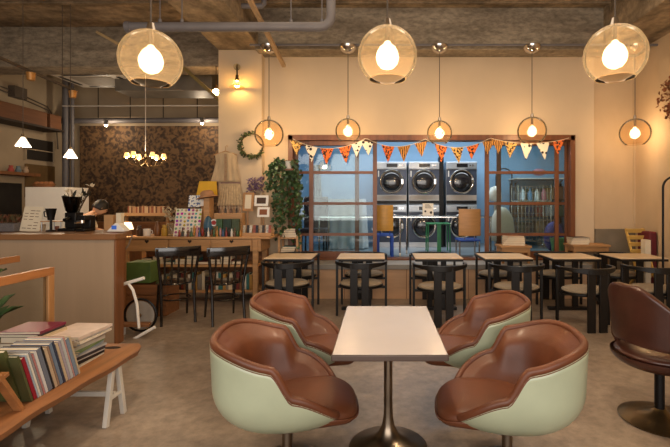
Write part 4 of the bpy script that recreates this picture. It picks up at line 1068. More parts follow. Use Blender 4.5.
for px, r, h, cc, lb in ((43, .028, .07, (200, 180, 150), 'small cream cup under the little counter stand'), (57, .022, .05, (120, 70, 50), 'small brown cup under the little counter stand')):
    simple('cup', B().lathe([(.0001,0),(r*.7,0),(r,h),(r*.9,h),(r*.6,.01),(.0001,.01)], (PX(px, 4.7), 4.7, CT), 18), mat('cup%d' % px, cc, .4), lb, 'cup')
# red flowering basket left
t = thing('flower_basket', 'grey basket of reddish succulents at the counter left end', 'plant', (PX(8, 4.6), 4.6, CT))
B().box(-.12, .12, -.07, .1, 0, .09).build('basket', mat('basket_grey', (110, 104, 104), .8, var=.2, scale=(60, 60, 60)), t, bevel=.01)
b = B(); 
for i in range(90): leaf(b, Vector((random.uniform(-.1, .1), random.uniform(-.06, .08), .09)), rv(.6)+Vector((0,0,1)), rv(), .1, .025)
b.build('foliage', mat('red_green', (116, 60, 44), .7, col2=(56, 70, 36), scale=(20, 20, 20)), t)
# card terminal
t = thing('payment_tablet', 'white tablet stand with blue screen at the counter right end', 'tablet', (PX(118, 4.6), 4.6, CT))
B().prism([(-.10, 0), (.09, 0), (.09, .02), (.02, .09), (-.01, .09)], 'y', -.04, .06).build('housing', white, t, bevel=.004)
B().ob((-.015, -.045, .045), (.05, .006, .04), (0, R(0), 0)).build('screen', emis('blue_screen', (50, 90, 170), .35), t)
t = thing('cardboard_box', 'tan cardboard menu holder on the counter beside the person', 'box', (PX(110, 4.8), 4.8, CT))
B().box(-.05, .05, -.03, .05, 0, .17).build('board', mat('kraft', (188, 146, 100), .8), t, bevel=.002)
simple('paper_sleeve', B().box(PX(116, 4.78), PX(121, 4.78), 4.78, 4.84, CT, PZ(213, 4.78)), cream, 'upright cream paper sleeve right of the cardboard holder', 'paper')
# swan neck tap / cable lamp hanging at counter end
simple('bird_ornament', B().tube([P(128, 231, 4.9)+Vector((0,0,.0)), P(132, 236, 4.9), P(128, 246, 4.9), P(121, 254, 4.9)], .01, 8), mat('grey_feather', (150, 134, 120), .7), 'small curved grey twig hanging off the counter end', 'twig')

# ------------------------------------------------------------------ kitchen background, left
Y = 7.55
t = thing('refrigerator', 'tall white refrigerator behind the counter', 'refrigerator', (PX(45, Y), Y+.3, 0))
fx0, fx1, fz = PX(25, Y), PX(66, Y), PZ(187, Y)
B().box(fx0, fx1, Y+.03, Y+.6, .02, fz).build('cabinet', white, t, world=True, bevel=.01)
B().box(fx0, fx1, Y, Y+.028, .05, .75).build('door', white, t, world=True, bevel=.008); B().box(fx0, fx1, Y, Y+.028, .76, fz).build('door', white, t, world=True, bevel=.008)
for z in (.6, .95): B().box(fx0+.04, fx0+.06, Y-.03, Y, z-.08, z+.12).build('handle', steel, t, world=True, bevel=.004)
t = thing('bread_basket', 'low wicker basket of buns on top of the refrigerator', 'basket', (PX(44, 7.7), 7.7, fz))
B().lathe([(.0001,0),(.15,0),(.2,.06),(.19,.06),(.14,.01),(.0001,.01)], n=24, sy=.7).build('basket', cratew, t)
for i in range(4): B().sphere((-.12+.08*i, 0, .07), .05, 12, 8, (1, 1, .7)).build('bun', mat('bun', (176, 116, 72), .7), t)
# left wall: fittings on the wall plane X = XL
struct('trim_kitchen_shelf', B().box(XL, XL+.3, 6.0, 9.0, 1.93, 1.99), cratew, smooth=False)
t = thing('blackboard', 'dark chalkboard with faint grid on the left kitchen wall', 'board', (XL+.01, 8.6, 1.3))
B().box(XL+.001, XL+.03, 7.9, 8.85, 1.12, 1.78).build('board', mat('chalkboard', (40, 34, 28), .8, var=.2), t, world=True)
t = thing('wall_recess_shelf', 'dark recessed cabinet high on the left kitchen wall', 'cabinet', (XL, 9.3, 2.4))
B().box(XL, XL+.02, 8.95, 9.7, 2.3, 2.75).build('recess', mat('recess_dark', (36, 28, 22), .7), t, world=True)
B().box(XL, XL+.05, 8.92, 8.95, 2.27, 2.78).box(XL, XL+.05, 9.7, 9.73, 2.27, 2.78).box(XL, XL+.05, 8.92, 9.73, 2.50, 2.52).build('frame', kitchen_wall, t, world=True)
simple('brown_panel', B().box(XL+.001, XL+.03, 8.95, 9.75, 1.5, 2.2), mat('brown_board', (110, 84, 48), .7), 'plain brown board below the recessed cabinet', 'board')
t = thing('high_shelf', 'dark high shelf on the left kitchen wall carrying wooden boxes', 'shelf', (XL, 8.6, 3.0))
B().box(XL, XL+.45, 7.6, 9.46, 2.93, 2.97).box(XL, XL+.02, 7.6, 9.46, 2.97, 3.35).build('board', mat('shelf_dark', (52, 38, 28), .7), t, world=True)
for i, (a, c, nm) in enumerate(((7.9, 9.02, 'long'), (9.1, 9.42, 'short'))):
    B_ = B().box(XL+.05, XL+.42, a, c, 2.972, 3.27)
    simple('wooden_box', B_, wood('box_wood', (122, 78, 46), 'y', .7), '%s brown wooden box on the high kitchen shelf' % nm, 'box', 'wooden boxes on the high shelf', bevel=.005)
for i, (y_, cc, nm) in enumerate(((8.45, (190, 90, 80), 'red'), (8.62, (120, 140, 150), 'grey'), (8.8, (200, 170, 140), 'cream'))):
    simple('shelf_ornament', B().lathe([(.0001,0),(.04,0),(.055,.05),(.03,.1),(.04,.13),(.0001,.13)], (XL+.15, y_, 1.99), 14), mat('orn%d' % i, cc, .5), '%s ornament on the left kitchen wall shelf' % nm, 'ornament', 'ornaments on the kitchen shelf')
# back kitchen unit below wallpaper
t = thing('sideboard', 'low wooden sideboard beneath the floral wallpaper', 'sideboard', (PX(120, 9.5), 9.6, 0))
B().box(PX(84, 9.4), -2.1, 9.45, 9.9, 0, .95).build('body', cratew, t, world=True, bevel=.004)
for i in range(4):
    x = PX(84, 9.4)+.05+i*1.05; B().box(x, x+1.0, 9.43, 9.449, .08, .9).build('door', dkwood, t, world=True, bevel=.004)

# ------------------------------------------------------------------ person behind the counter
def skin_chain(name, nodes, edges, m, parent, sub=2, root=0):
    me = bpy.data.meshes.new(name); me.from_pydata([n[0] for n in nodes], edges, [])
    o = bpy.data.objects.new(name, me); C.objects.link(o); o.parent = parent
    md = o.modifiers.new('skin', 'SKIN')
    if not me.skin_vertices: me.attributes
    bm = bmesh.new(); bm.from_mesh(me); lay = bm.verts.layers.skin.verify()
    for i, v in enumerate(bm.verts):
        v[lay].radius = nodes[i][1] if isinstance(nodes[i][1], tuple) else (nodes[i][1],)*2
        v[lay].use_root = (i == root)
    bm.to_mesh(me); bm.free()
    md.use_smooth_shade = True
    s = o.modifiers.new('subsurf', 'SUBSURF'); s.levels = sub; s.render_levels = sub
    me.materials.append(m); return o
skinm = mat('skin', (206, 160, 128), .55, var=.03)
def person():
    t = thing('person', 'person in a pale cream shirt with short black hair bending behind the counter', 'person', (PX(97, 6.1)-.27, 5.85, 0), R(-40))
    # local: faces +y
    V = Vector
    nodes = [(V((0,-.04,.88)), (.13,.10)), (V((0,.06,1.0)), (.125,.09)), (V((0,.16,1.10)), (.14,.10)), (V((0,.25,1.17)), (.11,.09)), (V((0,.32,1.23)), .05), (V((0,.37,1.27)), .05),
             (V((.15,.25,1.16)), .055), (V((.24,.28,1.02)), .042), (V((.17,.42,.99)), .03), (V((.15,.47,.99)), .025),
             (V((-.15,.25,1.16)), .055), (V((-.24,.28,1.02)), .042), (V((-.17,.42,.99)), .03), (V((-.15,.47,.99)), .025),
             (V((.09,0,.84)), .085), (V((.10,.02,.48)), .055), (V((.10,-.02,.09)), .036), (V((.10,.10,.035)), .032),
             (V((-.09,0,.84)), .085), (V((-.10,.02,.48)), .055), (V((-.10,-.02,.09)), .036), (V((-.10,.10,.035)), .032)]
    edges = [(0,1),(1,2),(2,3),(3,4),(4,5),(3,6),(6,7),(7,8),(8,9),(3,10),(10,11),(11,12),(12,13),(0,14),(14,15),(15,16),(16,17),(0,18),(18,19),(19,20),(20,21)]
    body = skin_chain('body', nodes, edges, skinm, t)
    # head with face
    hd = B(); c = V((0,.42,1.325)); M = Matrix.Rotation(R(-32), 4, 'X')
    def hf(u, v):
        a = 2*PI*u; q = PI*v; x = .073*math.sin(q)*math.cos(a); y = .092*math.sin(q)*math.sin(a); z = .112*math.cos(q)
        if z < 0: x *= 1-.25*(-z/.112); y *= 1-.12*(-z/.112)
        if math.sin(a) > .6 and -.03 < z < .012: y += .016*(math.sin(a)-.6)*max(0, 1-abs(x)/.018)*2
        return M @ V((x, y, z)) + c
    hd.grid(hf, 32, 20, True); head = hd.build('head', skinm, t, angle=80)
    for s in (-1, 1):
        B().sphere(M @ V((s*.03, .084, .004))+c, .009, 10, 8).build('eye', mat('eye', (40, 28, 22), .3), head)
        B().sphere(M @ V((s*.075, -.002, -.005))+c, .02, 10, 8, (.4, .7, 1.2)).build('ear', skinm, head)
    B().sphere(M @ V((0, .086, -.055))+c, .018, 10, 6, (1, .3, .3)).build('mouth', mat('lips', (160, 96, 84), .5), head)
    def hair(u, v):
        a = 2*PI*u; q = PI*v*.62; f = 1-.35*max(0, math.sin(a))*v
        q *= f; return M @ V((.083*math.sin(q)*math.cos(a), .103*math.sin(q)*math.sin(a)-.004, .124*math.cos(q)))+c
    B().grid(hair, 32, 12, True).build('hair', mat('black_hair', (18, 15, 14), .5), t, solid=.012, angle=80)
    sh = [(n[0], (n[1][0]+.014, n[1][1]+.014) if isinstance(n[1], tuple) else n[1]+.014) for n in [nodes[0], nodes[1], nodes[2], nodes[3], nodes[6], nodes[7], nodes[10], nodes[11]]]
    skin_chain('shirt', sh, [(0,1),(1,2),(2,3),(3,4),(4,5),(3,6),(6,7)], mat('cream_shirt', (214, 200, 172), .85, var=.08), t)
    tr = [(n[0], n[1]+.014 if not isinstance(n[1], tuple) else (n[1][0]+.012, n[1][1]+.012)) for n in [nodes[0], nodes[14], nodes[15], nodes[16], nodes[18], nodes[19], nodes[20]]]
    skin_chain('trousers', tr, [(0,1),(1,2),(2,3),(0,4),(4,5),(5,6)], mat('dark_cloth', (48, 46, 50), .9), t)
    for s in (-1, 1):
        w0 = V((s*.15, .47, .99))
        for k in range(5):
            if k == 0: pts = [w0+V((-s*.015, .0, 0)), w0+V((-s*.045, .03, -.005)), w0+V((-s*.055, .055, -.015))]
            else:
                x = s*(.024-.016*(k-1)); L_ = (.075, .085, .08, .065)[k-1]
                pts = [w0+V((x*.8, .02, 0)), w0+V((x, .05, .006)), w0+V((x*1.1, .05+L_*.45, -.004)), w0+V((x*1.1, .05+L_*.75, -.03))]
            skin_chain('finger', [(p, .009) for p in pts], [(i, i+1) for i in range(len(pts)-1)], skinm, body, 1)
person()

# ------------------------------------------------------------------ laundry machines
navy = mat('machine_navy', (58, 66, 84), .35, metal=.3, var=.05)
msteel = mat('machine_steel', (170, 176, 184), .32, metal=.7, var=.05)
drum_g = mat('drum_glass', (34, 32, 36), .12, var=.3, scale=(12, 12, 12), coat=.6)
beige_p = mat('machine_beige', (186, 172, 160), .5, var=.04)
MY = 8.55
def machine(name, label, cat, loc, top):
    t = thing(name, label, cat, loc, 0, 'stacked laundry machines behind the window')
    w2, h = .31, .85
    B().box(-w2, w2, .012, .70, 0, h).build('cabinet', msteel, t, bevel=.008)
    if top:
        B().box(-w2+.01, w2-.01, 0, .011, .19, .70).build('front_panel', navy, t, bevel=.003)
        cz = .45; B().box(-w2+.01, w2-.01, .0, .011, .08, .185).build('lint_panel', beige_p, t, bevel=.003); B().box(-w2+.01, w2-.01, .0, .011, .01, .075).build('vent', blackmetal, t)
        pz = .71
    else:
        B().box(-w2+.01, w2-.01, 0, .011, .10, .70).build('front_panel', navy, t, bevel=.003); cz = .42; pz = .71
        B().box(-w2+.01, w2-.01, .0, .011, .0, .095).build('kick_panel', steel, t)
    pn = B().box(-w2+.01, w2-.01, -.02, .011, pz, h-.01).build('control_panel', msteel, t, bevel=.004)
    B().box(-.10, .12, -.024, -.0205, pz+.03, h-.04).build('display', mat('display_black', (20, 20, 24), .2), pn)
    for x in (.17, .22): B().cyl((x, -.03, pz+.065), (x, -.02, pz+.065), .018).build('knob', chrome, pn)
    B().tube([(.225*math.cos(a), -.03, cz+.225*math.sin(a)) for a in [2*PI*i/48 for i in range(48)]], .022, 10, closed=True).build('door_ring', chrome, t)
    B().cyl((0, -.02, cz), (0, 0, cz), .225, n=40).build('door', blackmetal, t)
    def dome(u, v): a = 2*PI*u; r = .20*v; return Vector((r*math.cos(a), -.02-.05*math.sqrt(max(0, 1-v*v)), cz+r*math.sin(a)))
    B().grid(dome, 40, 8, True).build('door_glass', drum_g, t, angle=80)
    b = B()
    for k in range(3): b.sphere((random.uniform(-.08, .08), -.045, cz-.05+random.uniform(-.03, .03)), .05, 10, 8, (1.3, .3, .7))
    b.build('laundry', mat('drum_laundry', (130, 100, 76), .8), t) if False else None
    B().box(.19, .235, -.06, -.045, cz-.05, cz+.05).build('handle', chrome, t, bevel=.004)
    B().box(-.27, -.245, -.006, 0, cz+.10, cz+.22).build('sticker', whitepaint, t)
    return t
xs3 = [PX(391.5, MY), PX(424, MY), PX(461.5, MY)]
nm3 = ['left', 'middle', 'right']
lo = machine('washing_machine', 'front loading washer below the left dryer', 'washing machine', (xs3[0], MY, PF), False)
up = machine('tumble_dryer', 'round door dryer stacked at the left of three', 'dryer', (xs3[0], MY, PF+.852), True)
for i in (1, 2):
    dup(lo, (xs3[i], MY, PF), 0, 'front loading washer below the %s dryer' % nm3[i])
    dup(up, (xs3[i], MY, PF+.852), 0, 'round door dryer stacked at the %s of three' % nm3[i])
simple('dark_post', B().box(PX(441, 8.5)-.03, PX(441, 8.5)+.06, 8.55, 8.75, PF, 2.3), blackmetal, 'dark upright post between the middle and right dryers', 'post')
# chrome folding counter inside the window
Yt = 7.1; tz = PZ(216, Yt)
t = thing('folding_counter', 'long glass topped laundry counter on chrome legs behind the window', 'table', (PX(390, Yt), Yt, PF))
B().box(PX(291, Yt), PX(492, Yt), Yt, Yt+.42, tz-.012, tz).build('glass_top', glass('table_glass', (220, 232, 236), .12, tcol=(200, 215, 220)), t, world=True)
B().bar((PX(291, Yt), Yt+.01, tz-.02), (PX(492, Yt), Yt+.01, tz-.02), .02, .015).build('frame', chrome, t, world=True)
for px in (319, 326, 400, 408, 491):
    x = PX(px, Yt); l = B().cyl((x, Yt+(.03 if px not in (326, 408) else .38), PF+.06), (x, Yt+(.03 if px not in (326, 408) else .38), tz-.012), .016).build('leg', chrome, t, world=True)
    B().cyl((x-.012, Yt+(.03 if px not in (326, 408) else .38), PF+.03), (x+.012, Yt+(.03 if px not in (326, 408) else .38), PF+.03), .03, n=16).build('caster', whitepaint, t, world=True)
# stools/chairs in laundry
def ply_chair(px, Y, m, seatm, label, wd=.40, bz0=None, back=(207, 232), rz=0, legm=None):
    t = thing('plywood_chair', label, 'chair', (PX(px, Y), Y, PF), rz)
    z0, z1 = PZ(back[1], Y)-PF, PZ(back[0], Y)-PF; legm = legm or chrome
    B().grid(lambda u, v: Vector(((u-.5)*wd, .02-.03*math.sin(PI*u), z0+(z1-z0)*v)), 12, 4).build('backrest', m, t, solid=.012, bevel=.004)
    sz = z0-.06
    B().box(-wd/2, wd/2, .03, .40, sz-.03, sz).build('seat', seatm, t, bevel=.008)
    for sx in (-1, 1):
        for y_ in (.04, .38): B().cyl((sx*(wd/2-.02), y_, 0), (sx*(wd/2-.02), y_, sz-.03), .014 if legm is chrome else .028, n=10).build('leg', legm, t)
        B().cyl((sx*.08, .045, sz-.02), (sx*.08, .02, z0+.05), .008, n=8).build('back_strut', legm, t)
yply = wood('yellow_ply', (196, 148, 66), 'x', .45, .1); tply = wood('tan_ply', (186, 138, 86), 'x', .45, .1)
bluep = mat('bright_blue', (28, 72, 170), .5); greenp = mat('green_paint', (36, 128, 76), .45)
ply_chair(385, 6.98-.32+.3, yply, bluep, 'yellow plywood backed chair with blue seat and legs', .27, back=(205, 231), legm=bluep)
ply_chair(470, 6.98, tply, bluep, 'tan plywood backed chair before the right washer', .36, back=(209, 236))
t = thing('green_stool', 'green metal stool frame in front of the middle washer', 'stool', (PX(439, 7.7), 7.7, PF))
for x in (-.2, .2):
    for y_ in (0, .3): B().cyl((x, y_, 0), (x*.95, y_, .5), .012, n=8).build('leg', greenp, t)
B().box(-.21, .21, -.01, .31, .5, .52).build('seat', greenp, t, bevel=.003); B().box(-.035, .035, -.02, .0, .0, .5).build('brace', greenp, t)
# notice on the counter
t = thing('notice_card', 'small white notice with black marks standing on the glass counter', 'sign', (PX(428, 7.2), 7.2, tz)); t.rotation_euler = (R(-8), 0, R(-6))
B().box(-.09, .09, 0, .006, 0, .21).build('card', white, t)
b = B(); b.cyl((-.045, -.002, .075), (-.045, 0, .075), .018, n=12).cyl((.05, -.002, .055), (.05, 0, .055), .022, n=12)
for i in range(4): b.box(-.05+.0*i, .06-.012*i, -.001, 0, .13+.018*i, .137+.018*i)
b.build('print', mat('print_black', (40, 40, 44), .6), t, smooth=False)
# covered sofa / bagged laundry at left inside
t = thing('draped_table', 'table draped in a long pale cloth behind the left sliding doors', 'table', (PX(345, 8.3), 8.5, PF))
x0, x1 = PX(327, 8.3), PX(368, 8.3); zt = PZ(199, 8.3)
def drape(u, v):
    a = 2*PI*u; n = 5; hw, hd = (x1-x0)/2, .35; c, s_ = math.cos(a), math.sin(a); r = (abs(c/hw)**n+abs(s_/hd)**n)**(-1/n)
    if v < .3: q = v/.3; return Vector((r*q*c, r*q*s_, zt-PF))
    q = (v-.3)/.7; r += .03*q*(1+math.sin(a*14)); return Vector((r*c, r*s_, (zt-PF)*(1-q)+.02))
B().grid(drape, 140, 18, True).build('cloth', mat('pale_blue_cloth', (196, 206, 214), .8, var=.05), t, angle=70)
B().box(-.35, .35, -.25, .25, (zt-PF)-.03, (zt-PF)-.01).build('tabletop', oak, t)
for sx in (-.3, .3):
    for sy in (-.2, .2): B().box(sx-.02, sx+.02, sy-.02, sy+.02, 0, (zt-PF)-.03).build('leg', oak_z, t)
t = thing('dark_chair', 'dark upholstered chair behind the left sliding door edge', 'chair', (PX(315, 7.7), 7.8, PF))
dkf = mat('dark_purple_cloth', (60, 50, 60), .8)
B().box(-.22, .22, .0, .06, .42, 1.0).build('backrest', dkf, t, bevel=.02); B().box(-.22, .22, -.4, .02, .36, .44).build('seat', dkf, t, bevel=.02)
for sx in (-.19, .19):
    for sy in (-.37, .03): B().cyl((sx, sy, 0), (sx, sy, .37), .015).build('leg', blackmetal, t)
simple('hanging_coat', B().grid(lambda u, v: Vector((PX(317, 9.32)+(u-.5)*(.12+.12*v), 9.325-.03*math.sin(PI*u)-.01*math.sin(u*25)*v, 2.2-.9*v)), 24, 14), mat('grey_coat', (84, 88, 92), .9), 'grey garment hanging on the laundry wall behind the left doors', 'garment', solid=.02)
# right side of laundry: white hooded dispenser, detergent vending shelf
def cover():
    Y = 7.6; t = thing('hooded_cover', 'pale hooded cloth cover over a stand behind the right doors', 'cover', (PX(502, Y), Y, PF))
    zt = PZ(207, Y)-PF
    B().lathe([(.0001, zt), (.06, zt-.01), (.13, zt-.08), (.19, zt-.2), (.22, zt-.42), (.23, .25), (.2, .22)], n=36, sy=.8).build('cloth', mat('off_white_cloth', (210, 204, 190), .85, var=.06), t, angle=70)
    B().lathe([(.0001,0),(.15,0),(.15,.02),(.02,.04),(.02,.3)], n=20).build('stand', steel, t)
cover()
t = thing('wall_dispenser', 'rounded white dispenser on a post near the right doors', 'dispenser', (PX(495, 7.9), 7.9, PF))
zt = PZ(186, 7.9)-PF
B().lathe([(.0001, zt), (.08, zt-.03), (.11, zt-.12), (.12, zt-.24), (.07, zt-.28), (.0001, zt-.28)], n=24).build('body', white, t, angle=60)
B().cyl((0,0,0), (0,0,zt-.27), .02).lathe([(.0001,0),(.15,0),(.15,.02),(.02,.03)], n=24).build('post', steel, t)
def cage():
    Y = 8.3; x0, x1 = PX(518, Y), PX(551, Y); z1 = PZ(186, Y); t = thing('wire_trolley', 'silver wire laundry trolley behind the right sliding doors', 'trolley', ((x0+x1)/2, Y, PF))
    b = B()
    for x in [x0+(x1-x0)*i/9 for i in range(10)]: b.cyl((x, Y, PF+.15), (x, Y, z1), .005, n=6); b.cyl((x, Y+.4, PF+.15), (x, Y+.4, z1), .005, n=6)
    for z in [PF+.15+(z1-PF-.15)*i/8 for i in range(9)]: b.cyl((x0, Y, z), (x1, Y, z), .005, n=6); b.cyl((x0, Y, z), (x0, Y+.4, z), .005, n=6); b.cyl((x1, Y, z), (x1, Y+.4, z), .005, n=6); b.cyl((x0, Y+.4, z), (x1, Y+.4, z), .005, n=6)
    b.build('wire_cage', chrome, t, world=True)
    for x in (x0, x1):
        for y_ in (Y, Y+.4): B().cyl((x, y_, PF+.05), (x, y_, z1+.03), .012).sphere((x, y_, PF+.03), .03).build('post', chrome, t, world=True)
    B().box(x0+.01, x1-.01, Y+.01, Y+.39, z1-.3, z1-.28).build('shelf', white, t, world=True)
cage()
for i, (px, cc, nm, z) in enumerate(((523, (210, 220, 226), 'white', 0), (530, (90, 150, 190), 'blue', 0), (537, (226, 226, 220), 'cream', 0), (544, (200, 120, 130), 'pink', 0))):
    x = PX(px, 8.5); zz = PZ(186, 8.3)-.28
    simple('detergent_bottle', B().lathe([(.0001,0),(.045,0),(.045,.16),(.02,.2),(.02,.23),(.0001,.23)], (x, 8.5, zz), 16), mat('det%d' % i, cc, .4), '%s detergent bottle on the wire trolley shelf' % nm, 'bottle', 'detergent bottles on the trolley')
simple('pink_bundle', B().sphere((PX(540, 8.9), 8.95, PZ(172, 8.9)), .11, 16, 10, (1.3, .8, .7)), mat('pink_cloth', (176, 120, 134), .9), 'pink cloth bundle on the laundry back shelf', 'bundle')
t = thing('laundry_shelf', 'white wall shelf high on the laundry back wall at right', 'shelf', (PX(535, 9.1), 9.2, PZ(178, 9)))
B().box(PX(515, 8.9), PX(566, 8.9), 8.85, 9.35, PZ(178, 8.9)-.02, PZ(178, 8.9)).build('board', white, t, world=True)
for px in (518, 562): B().bar((PX(px, 9), 9.33, PZ(178, 8.9)-.2), (PX(px, 9), 8.95, PZ(178, 8.9)-.02), .02, .02).build('bracket', steel, t, world=True)
t = thing('mirror_arch', 'dark arched frame leaning on the laundry back wall', 'frame', (PX(503, 9.2), 9.2, PF))
b = B().tube([(PX(496, 9.25), 9.25, PF)]+[(PX(504, 9.25)+.17*math.cos(a), 9.25, 1.95+.17*math.sin(a)) for a in [PI-PI*i/14 for i in range(15)]]+[(PX(512, 9.25), 9.25, PF)], .014, 8)
b.build('frame', blackmetal, t, world=True)
simple('blue_bag', B().sphere((PX(554, 7.7), 7.72, PF+.28), .17, 18, 12, (1, .8, 1.6)), mat('violet_bag', (70, 62, 130), .7), 'violet cloth bag standing on the laundry floor at right', 'bag')
simple('green_basket', B().lathe([(.0001,0),(.13,0),(.17,.28),(.18,.29),(.155,.28),(.12,.02),(.0001,.02)], (PX(562, 7.2), 7.25, PF), 24), mat('lime_plastic', (110, 150, 90), .5), 'pale green plastic basket on the laundry floor by the right frame', 'basket')

t = thing('stock_rack', 'dark metal stock rack standing along the laundry back wall at right', 'rack', (PX(540, 9), 9.1, PF))
rx0, rx1 = PX(514, 9), PX(567, 9)
for z in (.25, .6, .95): B().box(rx0, rx1, 8.95, 9.3, PF+z-.02, PF+z).build('shelf', blackmetal, t, world=True)
for x in (rx0, rx1-.03):
    for y_ in (8.95, 9.27): B().box(x, x+.03, y_, y_+.03, PF, PF+1.3).build('post', blackmetal, t, world=True)
BX = [('dark green', (46, 70, 52)), ('red', (140, 50, 44)), ('brown', (100, 70, 48)), ('charcoal', (50, 52, 58)), ('pale grey', (150, 152, 156)), ('navy', (40, 52, 84)), ('tan', (150, 118, 82))]
k = 0
for zi, (z, nm) in enumerate(((.25, 'lowest'), (.6, 'middle'), (.95, 'top'))):
    for i in range(5):
        cn, cc = BX[(k*3+zi) % 7]; x = rx0+.05+i*.205; k += 1
        simple('storage_box', B().box(x, x+.17, 9.0, 9.24, PF+z+.001, PF+z+random.uniform(.18, .29)), color('sx_'+cn.replace(' ', '_'), cc), '%s storage box %s from the left on the %s shelf of the stock rack' % (cn, ORD[i], nm), 'box', 'storage boxes on the stock rack', bevel=.004)
# ------------------------------------------------------------------ bunting
def bunting():
    Y = 6.60
    t = thing('bunting', 'string of patterned triangular flags along the top of the window frame', 'bunting', P(430, 140, Y))
    pats = {'o': pattern('flag_orange', (226, 110, 40), (40, 28, 24), 'noise', 30, .46), 'd': pattern('flag_dots', (236, 226, 206), (30, 26, 26), 'dots', 18, .42),
            't': pattern('flag_tiger', (214, 150, 70), (60, 34, 22), 'stripe', 12, .45), 'l': pattern('flag_leopard', (216, 172, 96), (66, 40, 26), 'noise', 34, .48)}
    anchors = [(293, 139), (366, 138), (425, 139), (490, 138), (569, 138)]
    sag = [11, 9, 10, 6]
    def y_at(px):
        for (a, ya), (c, yc), sg in zip(anchors[:-1], anchors[1:], sag):
            if a <= px <= c: q = (px-a)/(c-a); return ya*(1-q)+yc*q+4*sg*q*(1-q)*.9
        return 139
    st = B().tube([P(px, y_at(px), Y) for px in range(293, 570, 3)], .004, 6); st.build('string', cream, t, world=True)
    flags = [(296, 'l', 13), (311, 'd', 14), (327, 'o', 15), (345, 'o', 15), (358, 'd', 13), (367, 'd', 15), (388, 'o', 15), (404, 't', 14), (421, 't', 14), (441, 'o', 15), (457, 'l', 14), (473, 'o', 12), (489, 't', 14), (498, 't', 12), (511, 'l', 14), (527, 'd', 15), (543, 'd', 15), (558, 'o', 12)]
    for px, k, h in flags:
        y = y_at(px)
        a, c, d = P(px-6.5, y_at(px-6.5)+.3, Y), P(px+6.5, y_at(px+6.5)+.3, Y), P(px+random.uniform(-2, 2), y+h+2, Y-.02)
        b = B()
        b.add([a, c, d, a+Vector((0,.004,0)), c+Vector((0,.004,0)), d+Vector((0,.004,0))], [(0,1,2),(5,4,3),(0,3,4,1),(1,4,5,2),(2,5,3,0)])
        b.build('flag', pats[k], t, world=True, smooth=False)
bunting()

# ------------------------------------------------------------------ right side furniture
def side_table(px0, px1, py, Y, label, z0=0, dp=.34):
    x0, x1, z = PX(px0, Y), PX(px1, Y), PZ(py, Y)
    t = thing('side_table', label, 'side table', ((x0+x1)/2, Y, z0))
    B().box(x0, x1, Y, Y+dp, z-.03, z).build('tabletop', oak, t, world=True, bevel=.004)
    B().box(x0+.03, x1-.03, Y+.02, Y+dp-.02, z-.1, z-.03).build('apron', oak, t, world=True)
    for x in (x0+.02, x1-.055):
        for y_ in (Y+.015, Y+dp-.05): B().box(x, x+.035, y_, y_+.035, z0, z-.03).build('leg', oak_z, t, world=True, bevel=.002)
    return (x0+x1)/2, z
cx, z = side_table(573, 611, 245, 6.33, 'light wooden side table against the wall right of the window', dp=.34)
for i, (cc, th, nm) in enumerate((((190, 170, 140), .03, 'buff'), ((236, 226, 208), .035, 'white'), ((110, 70, 50), .02, 'brown'), ((60, 44, 40), .018, 'dark'))):
    pages_book('book', (cx-.13, 6.5, z+th/2+.0005), (.26, .2, th-.001), (0,0,R(i*5-8)), color('rb%d' % i, cc), '%s book in the pile on the wall side table' % nm, 'books on the wall side table', 'book'); z += th
cx, z = side_table(501, 532, 246, 6.30, 'small wooden stool table on the platform before the right doors', z0=PF, dp=.34)
for i, (cc, th, nm) in enumerate((((150, 104, 66), .03, 'brown'), ((214, 190, 150), .03, 'sand'), ((190, 150, 112), .028, 'tan'), ((226, 208, 178), .03, 'cream'), ((170, 120, 84), .022, 'chestnut'))):
    pages_book('book', (cx, 6.46, z+th/2+.0005), (.32-.02*i, .22, th-.001), (0,0,R(i*6-12)), color('sb%d' % i, cc), '%s book in the pile before the right sliding doors' % nm, 'books on the platform stool', 'book'); z += th
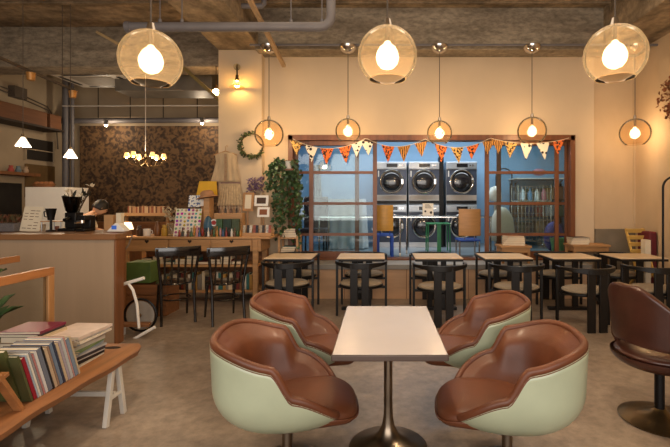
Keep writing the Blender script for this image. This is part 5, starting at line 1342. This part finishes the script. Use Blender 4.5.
def slat_chair():
    Y = 6.25; t = thing('folding_chair', 'yellow slatted wooden folding chair against the grey wall panel', 'chair', (PX(638, Y), Y, 0))
    yw = wood('yellow_slat', (222, 180, 96), 'x', .5, .06)
    z1 = PZ(229, Y)
    for s_ in (-.12, .12): 
        B().bar((s_*1.0, -.35, 0), (s_, .10, z1), .022, .03).build('frame_leg', yw, t); B().bar((s_*.9, .22, 0), (s_*.9, -.22, .45), .022, .03).build('frame_leg', yw, t)
    for i in range(4):
        z = z1-.03-i*.095; y_ = -.35+.45*z/z1; B().ob((0, y_-.016, z), (.28, .012, .062), (R(24), 0, 0)).build('back_slat', yw, t, bevel=.002)
    for i in range(5): B().ob((0, -.34+i*.07, .45), (.28, .055, .014)).build('seat_slat', yw, t, bevel=.002)
slat_chair()
simple('burgundy_panel', B().ob((3.90, 6.28, .49), (.11, .3, .98), (0, 0, 0)), mat('burgundy', (104, 28, 36), .7), 'burgundy upright case behind the rightmost café table', 'case', bevel=.02)
simple('white_box', B().box(PX(645.5, 5.95), PX(651, 5.95), 5.95, 6.06, .0, PZ(240, 5.95)), cream, 'narrow cream box beside the yellow folding chair', 'box', bevel=.004)
# arched rack
Y = 5.15
t = thing('coat_rack', 'black metal arched coat rack at the right wall', 'coat rack', (3.6, Y, 0))
xa = PX(663, Y); r = .13; zt = PZ(177, Y)
pts = [(xa, Y, .02)]+[(xa+r-r*math.cos(a), Y, zt-r+r*math.sin(a)) for a in [PI/2*i/8 for i in range(9)]]
pts += [(xa+r+.15, Y, zt)]+[(xa+r+.15+r*math.sin(a), Y, zt-r+r*math.cos(a)) for a in [PI/2*i/8 for i in range(1, 9)]]+[(xa+2*r+.15, Y, .02)]
B().tube(pts, .013, 10).build('arch', blackmetal, t, world=True)
for x in (xa, xa+2*r+.15): B().bar((x, Y-.12, .012), (x, Y+.12, .012), .025, .024).build('foot', blackmetal, t, world=True)
# dried flowers on right wall
t = thing('dried_flower_bunch', 'bunch of reddish dried flowers hanging high on the right wall', 'dried flowers', (XR-.08, 5.75, 2.9))
b = B()
for i in range(220):
    z = random.uniform(-.38, .16); w_ = .05+.11*(1-abs((z+.1)/.3)); leaf(b, Vector((random.uniform(-w_, .04), random.uniform(-w_, w_), z)), rv()+Vector((0,0,-.4)), rv(), .055, .035)
b.build('petals', mat('dried_red', (150, 84, 48), .8, col2=(96, 62, 30), scale=(20, 20, 20)), t)
B().tube([(0,0,.15), (.04,0,.25), (.08,0,.3)], .006, 6).build('stems', stem_m, t)
